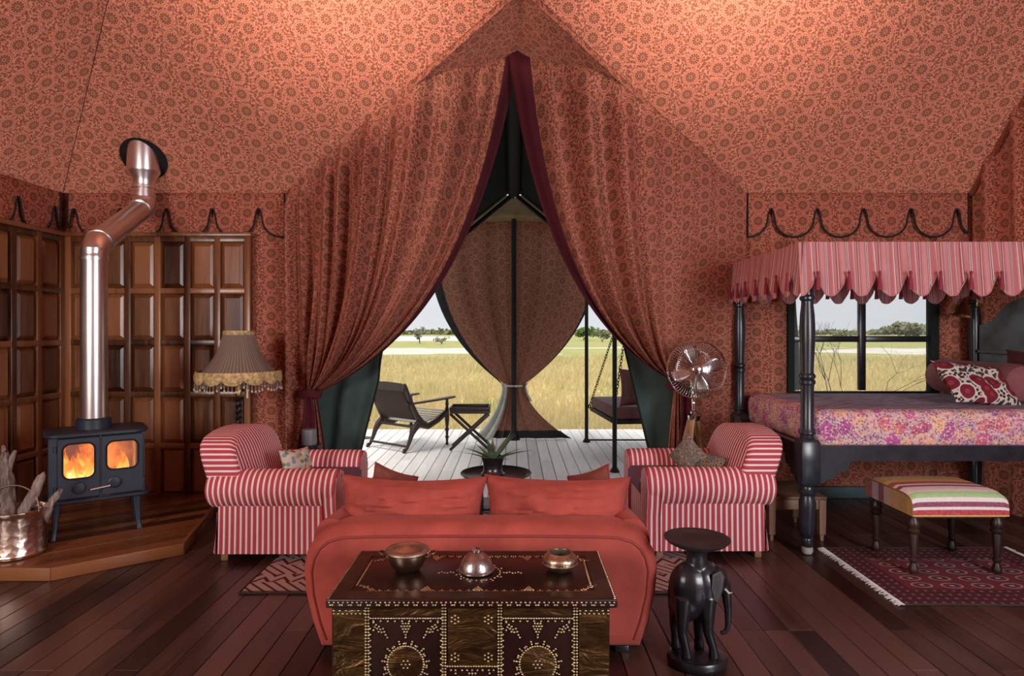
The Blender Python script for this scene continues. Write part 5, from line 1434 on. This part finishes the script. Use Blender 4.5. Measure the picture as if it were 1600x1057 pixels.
# ---- wooden bed step
BS = T('step_stool', 'plain pale brown wooden step stool tucked behind the front bed post', 'stool', (2.14, 5.08, 0))
M().box((0, 0, .325), (.44, .52, .026)).build('top', MT['oldwood'], BS, bevel=.006)
for (x, y, w, d) in ((0, -.235, .36, .022), (0, .235, .36, .022), (-.195, 0, .022, .44), (.195, 0, .022, .44)): M().box((x, y, .275), (w, d, .075)).build('apron', MT['oldwood'], BS, bevel=.003)
for sx in (-1, 1):
    for sy in (-1, 1):
        m = M(); m.loft([[(sx*.19+a, sy*.23+b, z) for a, b in rrect(w, w, .004, 2)] for w, z in ((.024, .0005), (.028, .045), (.046, .05), (.052, .20), (.052, .312))]); lg_ = m.build('leg', MT['oldwood'], BS)
# ================================================================== FAN
FX, FY = P(1088, 578, 5.55).x, 5.55; FZ = 1.25
FN = T('pedestal_fan', 'chrome pedestal fan on a wooden tripod beside the doorway curtain', 'fan', (FX, FY, 0))
hub = Vector((0, 0, FZ)); R = .252; ax = Vector((-.10, -1, .02)).normalized()
Th = tr(hub) @ ax.to_track_quat('Z', 'Y').to_matrix().to_4x4()
m = M()
def ringp(r, z, n=48): return [(r*cos(2*pi*i/n), r*sin(2*pi*i/n), z) for i in range(n+1)]
for r, z in ((R, 0), (R*.985, .03), (R*.985, -.03)): m.tube(ringp(r, z), .0045, 6)
m.xf(Th); m.build('guard_ring', MT['chrome'], FN)
m = M()
for s in (1, -1):
    for i in range(64):
        a = 2*pi*i/64; c_, s_ = cos(a), sin(a); q = a+.10*s
        m.tube([(.042*c_, .042*s_, s*.075), (.15*cos(a+.04*s), .15*sin(a+.04*s), s*.070), (.225*cos(q*0+a+.07*s), .225*sin(a+.07*s), s*.050), (R*cos(a+.08*s), R*sin(a+.08*s), 0)], .0019, 4)
    for r, z in ((.09, .0735), (.17, .066)): m.tube(ringp(r, s*z), .0016, 4)
m.xf(Th); stuff(m.build('wire_guard', MT['chrome'], FN))
m = M(); m.lathe([(.0, .084), (.030, .082), (.044, .076), (.046, .068), (.0, .068)], 24, Th, caps=(False, False)); m.build('badge', MT['chrome'], FN)
for k in range(4):
    a0 = pi/4*.35+pi/2*k; m = M(); loops = []
    for i in range(7):
        r = lerp(.03, .215, i/6); w = lerp(.025, .085, sst(0, .8, i/6))*(.75 if i == 6 else 1); L = []
        for j in range(5):
            q = j/4-.5; a = a0+q*w*2/max(r, .05)*.75; L.append(Vector((r*cos(a), r*sin(a), .028*q*1.6)))
        loops.append(L)
    m.loft(loops, closed=False, caps=(False, False)); m.xf(Th); m.build('blade', MT['steel'], FN, solid=.002)
m = M(); m.lathe([(.02, .03), (.034, .02), (.036, -.02), (.05, -.08), (.062, -.09), (.064, -.17), (.05, -.20), (.0, -.205)], 26, Th, caps=(True, False)); m.build('motor', MT['chrome'], FN)
M().tube([hub-ax*.13+Vector((0, 0, -.04)), (0, .12, FZ-.10), (0, .10, FZ-.17), (0, .08, FZ-.30)], [.02, .024, .020, .018], 12).build('neck', MT['chrome'], FN)
M().lathe([(.017, .84), (.017, 1.0), (.026, 1.005), (.026, 1.03), (.014, 1.035)], 16, tr(0, .08, 0)).build('post', MT['chrome'], FN)
M().lathe([(.05, .80), (.055, .81), (.055, .845), (.03, .86), (.03, .88), (.018, .89)], 20, tr(0, .08, 0)).build('tripod_head', MT['chrome'], FN)
for a in (-pi/2-.5, pi/6+.2, 5*pi/6-.1):
    p = Vector((.03*cos(a), .08+.03*sin(a), .83)); q = Vector((.25*cos(a), .08+.24*sin(a)*.8, .0)); T_, L = along(q, p)
    m = M(); m.loft([[T_ @ Vector((x, y, z)) for x, y in rrect(w, w*.7, .004, 2)] for w, z in ((.032, .012), (.042, .3), (.05, L))]); m.build('leg', plain('varnished_ash', (.40, .23, .10), .4, nz=.2), FN)

# ================================================================== PORCH FURNITURE
# ---- reclining plantation chair
PC = T('plantation_chair', 'dark plantation chair with cane back and long flat arms on the deck', 'chair', (-1.66, 8.52, 0), -.66)
cw = .36
dw = MT['darkwood']
for s in (-1, 1):
    side = [(-.06, .03), (-.02, .05), (.03, .14), (.07, .23), (.12, .30), (.20, .36)]
    M().tube([(s*cw, y, z) for y, z in side], [.030, .022, .026, .034, .045, .05], 10).build('rear_leg', dw, PC)
    M().ball((s*cw, -.065, .022), (.024, .030, .021), 12, 8).build('foot', dw, PC)
    bk = [(.36, .30), (.24, .36), (.16, .46), (.08, .60), (.0, .76), (-.045, .86), (-.06, .895)]
    M().tube([(s*cw, y, z) for y, z in bk], [.04, .05, .036, .030, .028, .026, .018], 10).build('back_stile', dw, PC)
    st_ = [(.20, .35), (.36, .30), (.54, .36), (.72, .46)]
    M().tube([(s*cw, y, z) for y, z in st_], [.045, .042, .04, .036], 10).build('seat_rail', dw, PC)
    M().lathe([(.012, 0), (.024, .012), (.016, .04), (.018, .09), (.030, .11), (.018, .13), (.020, .19), (.032, .21), (.018, .24), (.026, .30), (.032, .36), (.030, .50), (.018, .53), (.026, .57), (.018, .60), (.022, .645)], 14, tr(s*cw, .73, 0)).build('front_leg', dw, PC)
    m = M(); L = []
    for y, w, z in ((-.02, .045, .625), (.20, .075, .632), (.50, .095, .640), (.80, .110, .652), (.86, .085, .656), (.875, .03, .656)): L.append([(s*cw+a, y, z+b) for a, b in rrect(w, .024, .008, 2)])
    m.loft(L); m.build('arm', dw, PC)
M().tube([(-cw, -.02, .08), (cw, -.02, .08)], .016, 8).build('stretcher', dw, PC); M().tube([(-cw, .13, .315), (cw, .13, .315)], .018, 8).build('stretcher', dw, PC)
m = M(); L = [(x, z) for x, z in ((-cw, 0), (-cw*.8, .018), (0, .03), (cw*.8, .018), (cw, 0))]
m.loft([[(x, -.05+o, .86+z+.02) for x, z in L]+[(x, -.05+o, .80) for x, z in L[::-1]] for o in (-.018, .018)], smooth=False); m.build('crest_rail', dw, PC)
cn = G('cane_weave', .7, spec=.2); o_ = cn.tc('UV'); w1 = cn.wave(o_, 30, ty='BANDS', d='X'); w2 = cn.wave(o_, 30, ty='BANDS', d='Y'); cn.set('Base Color', cn.ramp(cn.m_('MULTIPLY', w1, w2), [(.1, (.018, .012, .009)), (.6, (.12, .082, .055))]))
m = M(); m.grid(8, 12, lambda u, v: ((u-.5)*2*(cw-.02), lerp(.19, -.035, v)+.03*sin(pi*v)*-1, lerp(.40, .83, v)), lambda u, v: (u*.7, v*.5)); m.build('cane_back', cn.m, PC, solid=.014)
M().tube([(-cw+.02, .0, .735), (cw-.02, .0, .735)], .008, 6).build('back_strap', MT['ebony'], PC); M().tube([(-.12, .0, .74), (-.10, .05, .62), (-.06, .09, .55)], .007, 6).build('hanging_strap', MT['ebony'], PC)
for i in range(9):
    q = (i+.5)/9; y = lerp(.24, .74, q); z = lerp(.352, .485, q)-.028*sin(pi*q)
    M().box((0, y, z), (2*cw-.03, .040, .012), rot('X', .22)).build('seat_slat', plain('sunbleached_slat', (.25, .23, .21), .6), PC, bevel=.003)
# ---- folding tray table
FT = T('folding_table', 'dark folding tray table on crossed legs between the plantation chair and the far curtains', 'table', (P(735, 638, 8.55).x, 8.55, 0))
M().box((0, 0, .535), (.50, .40, .014)).build('tray', dw, FT)
for (x, y, w, d) in ((0, -.20, .52, .016), (0, .20, .52, .016), (-.25, 0, .016, .40), (.25, 0, .016, .40)): M().box((x, y, .556), (w, d, .05)).build('tray_rim', dw, FT, bevel=.003)
for y in (-.165, .165):
    M().box((0, y, .512), (.52, .028, .034)).build('rail', dw, FT, bevel=.003)
    for s in (-1, 1):
        yy = y+s*.016; a = math.atan2(.46, .50); M().box((0, yy, .255), (.695, .024, .036), rot('Y', s*a)).build('leg', dw, FT, bevel=.003)
M().cyl((0, -.20, .255), (0, .20, .255), .010).build('pivot_rod', dw, FT)
# ---- small lantern stand
t = T('bowl_stand', 'small dark bowl on a thin stand at the deck edge behind the teal flap', 'stand', (P(569, 680, 9.4).x, 9.4, 0))
M().lathe([(.10, 0), (.10, .015), (.012, .03), (.012, .20), (.03, .22), (.085, .25), (.09, .275), (.07, .28), (.02, .24)], 20).build('turned_stand', MT['ebony'], t)
# ---- swing frame
SWF = T('garden_swing_stand', 'thin black steel stand for the swing bed, standing on the deck', 'stand', (0, 0, 0))
for x in (1.03, 2.75):
    for y in (7.18, 9.08):
        xx = x+(.10 if y < 8 and x < 2 else 0)
        M().cyl((xx, y, .0), (xx, y, 2.30), .026, n=12).build('post', MT['porchmetal'], SWF); M().lathe([(.055, 0), (.055, .01), (.03, .05)], 12, tr(xx, y, 0)).build('foot_plate', MT['porchmetal'], SWF)
    M().tube([(x+(.10 if x < 2 else 0), 7.18, 2.29), (x, 9.08, 2.29)], .024, 10).build('top_bar', MT['porchmetal'], SWF)
for y in (7.18, 9.08): M().tube([(1.03+(.10 if y < 8 else 0), y, 2.29), (2.75, y, 2.29)], .024, 10).build('top_bar', MT['porchmetal'], SWF)
M().tube([(1.03, 9.08, .03), (2.75, 9.08, .03)], .012, 8).build('base_bar', MT['porchmetal'], SWF)
M().tube([(1.075, 8.20, 2.29), (2.75, 8.20, 2.29)], .024, 10).build('hanging_bar', MT['porchmetal'], SWF)
# ---- swing day bed
SW = T('porch_swing', 'maroon cushioned swing bed hanging from black chains on the deck', 'swing', (1.19, 7.60, 0), .10)
mm = plain('maroon_canvas', (.105, .034, .034), .7, nz=.2)
sx0, sx1, sy0, sy1 = 0, 1.0, 0, 1.32
M().box(((sx0+sx1)/2, (sy0+sy1)/2, .495), (sx1-sx0, sy1-sy0, .05)).build('platform', MT['porchmetal'], SW, bevel=.004)
c_ = soft_slab(lambda a, b, c: ((sx0+sx1)/2+a, (sy0+sy1)/2+b, c), rrect(sx1-sx0-.02, sy1-sy0-.02, .05, 4), .521, .665, .03, lambda a, b: (a, b), domes=.006); c_.build('mattress', mm, SW)
lk = M(); 
def torus_link(m, T0, r=.026, w=.014, k=.0050):
    pts = []
    for i in range(13):
        a = 2*pi*i/12; pts.append(T0 @ Vector((w*cos(a), 0, r*sin(a))))
    m.tube(pts, k, 5)
def chain(p0, p1):
    p0, p1 = Vector(p0), Vector(p1); Tm, L = along(p0, p1); n = int(L/.040)
    m = M()
    for i in range(n+1): torus_link(m, Tm @ tr(0, 0, i*L/n) @ rot('Z', pi/2*(i % 2)))
    stuff(m.build('chain', MT['porchmetal'], SW))
for (x, y, x2, y2) in ((sx0-.01, sy1-.02, .40, .62), (sx0-.01, sy0+.02, .40, .58), (sx1+.01, sy1-.02, .66, .62), (sx1+.01, sy0+.02, .66, .58)):
    chain((x, y, .53), (x2, y2, 2.27))
    M().tube([(x+.02*cos(a), y, .53+.022*sin(a)) for a in [2*pi*i/12 for i in range(13)]], .007, 6).build('eye_bolt', MT['porchmetal'], SW)
t = T('swing_cushion', 'maroon cushion standing upright at the near end of the porch swing', 'cushion', (1.58, 7.78, .895)); t.rotation_euler = (-.12, 0, .1)
m, pt = pillow(.62, .46, .16, 16, seed=21); m.build('cover', mm, t)
# ================================================================== OUTSIDE
import numpy as np
g = G('savanna_ground', .95, spec=.05)
gx, gy, gz = g.sep(g.tc('Object')); pos = g.tc('Object')
nz = g.noise(g.map(pos, (.03, .05, .05)), 1, 4, .6); n2 = g.noise(g.map(pos, (.4, .8, 1)), 1, 5, .7); n3 = g.noise(g.map(pos, (.012, .02, 1)), 1, 2)
dy = g.m_('ADD', gy, g.m_('MULTIPLY', g.m_('SUBTRACT', nz, .5), 34))
gold = g.ramp(n2, [(.25, (.50, .40, .18)), (.5, (.64, .54, .28)), (.75, (.50, .47, .20))])
green = g.ramp(n2, [(.3, (.20, .24, .08)), (.7, (.36, .36, .15))])
sand = g.ramp(n2, [(.3, (.46, .41, .36)), (.7, (.72, .67, .62))])
c = g.mix(g.m_('MULTIPLY', g.m_('DIVIDE', g.m_('SUBTRACT', gy, 22), 30, clamp=True), .8), gold, green)
pan = g.band(dy, 52, 72)
c = g.mix(g.m_('MULTIPLY', pan, g.m_('GREATER_THAN', n3, .36)), c, sand)
pan2 = g.m_('MULTIPLY', g.band(dy, 110, 190), g.m_('LESS_THAN', gx, 6))
c = g.mix(g.m_('MULTIPLY', pan2, .85), c, (.66, .64, .66))
g.set('Base Color', c)
m = M(); m.grid(60, 60, lambda u, v: ((u-.5)*1600, lerp(10.0, 40, v*4) if v < .25 else lerp(40, 1100, ((v-.25)/.75)**2), -.45+.02*sin(u*300)))
struct(m.build('ground', g.m))
# standing grass of the near field (uncountable)
rs = np.random.default_rng(5)
N = 60000
d = 11.2+34*rs.random(N)**1.7
lat = np.where(rs.random(N) < .80, rs.uniform(-.30, .72, N), rs.uniform(-.60, 1.0, N))
x = lat*d; h = rs.uniform(.14, .42, N)*(1+.3*np.sin(x*.8)*np.cos(d*.5)); a = rs.uniform(0, pi, N); w = .006+.0011*d
lean = rs.normal(0, .10, (N, 2))
v = np.zeros((N, 3, 3)); z0 = -.46
v[:, 0] = np.stack([x-w*np.cos(a), d-w*np.sin(a), np.full(N, z0)], 1); v[:, 1] = np.stack([x+w*np.cos(a), d+w*np.sin(a), np.full(N, z0)], 1)
v[:, 2] = np.stack([x+lean[:, 0], d+lean[:, 1], z0+h], 1)
me = bpy.data.meshes.new('savanna_grass'); me.vertices.add(N*3); me.vertices.foreach_set('co', v.reshape(-1))
me.loops.add(N*3); me.loops.foreach_set('vertex_index', np.arange(N*3, dtype=np.int32))
me.polygons.add(N); me.polygons.foreach_set('loop_start', np.arange(0, N*3, 3, dtype=np.int32)); me.polygons.foreach_set('loop_total', np.full(N, 3, dtype=np.int32))
me.update(); me.validate()
g = G('dry_grass', .9, spec=.1); n_ = g.noise(g.map(g.tc('Object'), (.5, .35, .4)), 1, 4, .65)
cg = g.ramp(n_, [(.30, (.46, .48, .19)), (.46, (.72, .62, .36)), (.62, (.74, .61, .35)), (.75, (.58, .55, .24))])
g.set('Base Color', cg); g.translucent(.35, cg)
me.materials.append(g.m); o = bpy.data.objects.new('savanna_grass', me); COL.objects.link(o)
tag(stuff(o), 'dry golden grass standing on the plain beyond the deck', 'grass')
# bushes and trees
leafm = []
for nm, c1, c2 in (('hazed_olive_leaves', (.12, .135, .075), (.24, .25, .14)), ('green_leaves', (.065, .12, .03), (.17, .26, .08)), ('grey_leaves', (.22, .22, .17), (.36, .36, .28))):  # leaf tones made paler, putting distance haze into the colour
    g = G(nm, .8, spec=.1); g.set('Base Color', g.ramp(g.noise(g.tc('Object'), 2.2, 3, .6), [(.3, c1), (.7, c2)])); leafm.append(g.m)
MT['bark'] = plain('grey_bark', (.10, .085, .07), .9, nz=.3)
def leaf_cloud(m, blobs, n, size, rr):
    for _ in range(n):
        c, r = blobs[rr.randrange(len(blobs))]
        q = Vector((rr.gauss(0, 1), rr.gauss(0, 1), rr.gauss(0, 1))).normalized()*(rr.random()**.4)
        p = Vector(c)+Vector((q.x*r[0], q.y*r[1], q.z*r[2]))
        e1 = Vector((rr.uniform(-1, 1), rr.uniform(-1, 1), rr.uniform(-1, 1))).normalized(); e2 = e1.orthogonal().normalized()
        s = size*rr.uniform(.6, 1.4)
        m.poly([p-e1*s, p+e2*s*.6, p+e1*s, p-e2*s*.6])
def tree(name, label, x, y, h, w, mat, n=420, trunk=.12, cat='tree', bare=.0):
    rr = random.Random(hash((round(x, 2), round(y, 2))) & 0xffff)
    t = T(name, label, cat, (x, y, -.46))
    b = M(); tops = []
    for k in range(5):
        a = rr.uniform(0, 2*pi); e = Vector((cos(a)*w*.33, sin(a)*w*.33, h*rr.uniform(.55, .8))); tops.append(e)
        b.tube([(0, 0, -.03), (e.x*.2, e.y*.2, h*.3), tuple(e)], [trunk, trunk*.7, trunk*.25], 5)
    b.build('trunk', MT['bark'], t)
    m = M(); bl = []
    for k in range(9):
        a = rr.uniform(0, 2*pi); q = rr.uniform(.1, .36)*w; bl.append(((cos(a)*q, sin(a)*q, h*rr.uniform(.38, .82)), (w*.2, w*.2, h*.2)))
    leaf_cloud(m, bl, n, .055*h+.03*w, rr); stuff(m.build('foliage', mat, t))
def gxy(px, d): return (px-803)*d/1000
for k, (nm, lb, px, d, h, w, mi, n) in enumerate((
    ('thorn_tree', 'grey thin thorn tree standing alone on the pale pan, seen past the plantation chair', 656, 92, 2.5, 2.4, 2, 150),
    ('thorn_bush', 'low olive bush on the pan to one side of the thorn tree', 690, 88, 1.25, 2.6, 2, 160),
    ('leafy_bush', 'bright green rounded bush on the plain beyond the swing frame', 912, 120, 2.6, 5.0, 1, 420),
    ('leafy_bush', 'small dark bush beside the bright green bush beyond the swing', 941, 105, 1.7, 3.0, 0, 260),
    ('acacia_tree', 'broad olive tree on the horizon framed by the bedroom window', 1410, 105, 3.4, 7.0, 0, 620),
    ('acacia_tree', 'smaller greyish tree next to the window frame on the horizon', 1450, 130, 3.2, 5.5, 2, 300),
    ('leafy_bush', 'low olive scrub bush by the middle bar of the window', 1318, 125, 2.2, 5.0, 0, 260),
)):
    tree(nm, lb, gxy(px, d), d, h, w, leafm[mi], n, .05*h/2, 'tree' if 'tree' in nm else 'bush')
m = M(); rr = random.Random(3); bl = []
for k in range(420):
    d = rr.uniform(230, 320); px = rr.uniform(480, 1600); hh = rr.uniform(.8, 1.7)*(1.4 if rr.random() < .12 else 1)
    bl.append(((gxy(px, d), d, -.45+hh*.5), (rr.uniform(2, 5), 2, hh*.55)))
leaf_cloud(m, bl, 9000, 1.0, rr)
tag(stuff(m.build('treeline', leafm[0])), 'dark distant line of scrub woodland along the horizon', 'woodland')
# bare shrub just outside the window
t = T('bare_shrub', 'leafless twiggy shrub growing just outside the bedroom window', 'shrub', (gxy(1300, 8.6), 8.6, -.46))
m = M(); rr = random.Random(8)
def twig(p, d, L, r, k):
    q = p+d*L; mid = p.lerp(q, .5)+Vector((rr.uniform(-.1, .1), rr.uniform(-.1, .1), rr.uniform(-.05, .1)))*L
    m.tube([p, mid, q], [r, r*.8, r*.6], 4)
    if k:
        for _ in range(rr.choice((2, 3))):
            twig(q, (d+Vector((rr.uniform(-.8, .8), rr.uniform(-.4, .4), rr.uniform(-.35, .45)))).normalized(), L*.68, r*.6, k-1)
for dd in ((.1, 0, 1), (.5, .1, .9), (-.25, .1, 1)): twig(Vector((0, 0, 0)), Vector(dd).normalized(), .85, .014, 4)
m.build('twigs', MT['bark'], t)

# ------------------------------------------------------------------ repeats share a group
for base, grp in (('armchair', 'striped rolled arm armchairs'), ('sofa_cushion', 'coral back cushions on the sofa'), ('scatter_cushion', 'small scatter cushions on the seats'),
                  ('driftwood_log', 'driftwood in the copper bucket'), ('doorway_curtain', 'tied back doorway curtains'), ('porch_curtain', 'tied porch curtains'),
                  ('canvas_flap', 'canvas flaps of the doorway'), ('scalloped_valance', 'scalloped wall valances'), ('wood_panelling', 'teak panelling around the stove'),
                  ('bed_pillow', 'pillows on the bed'), ('leafy_bush', 'bushes on the plain'), ('acacia_tree', 'acacias on the horizon')):
    for o in COL.objects:
        if o.parent is None and o.name.split('.')[0] == base and 'category' in o: o['group'] = grp
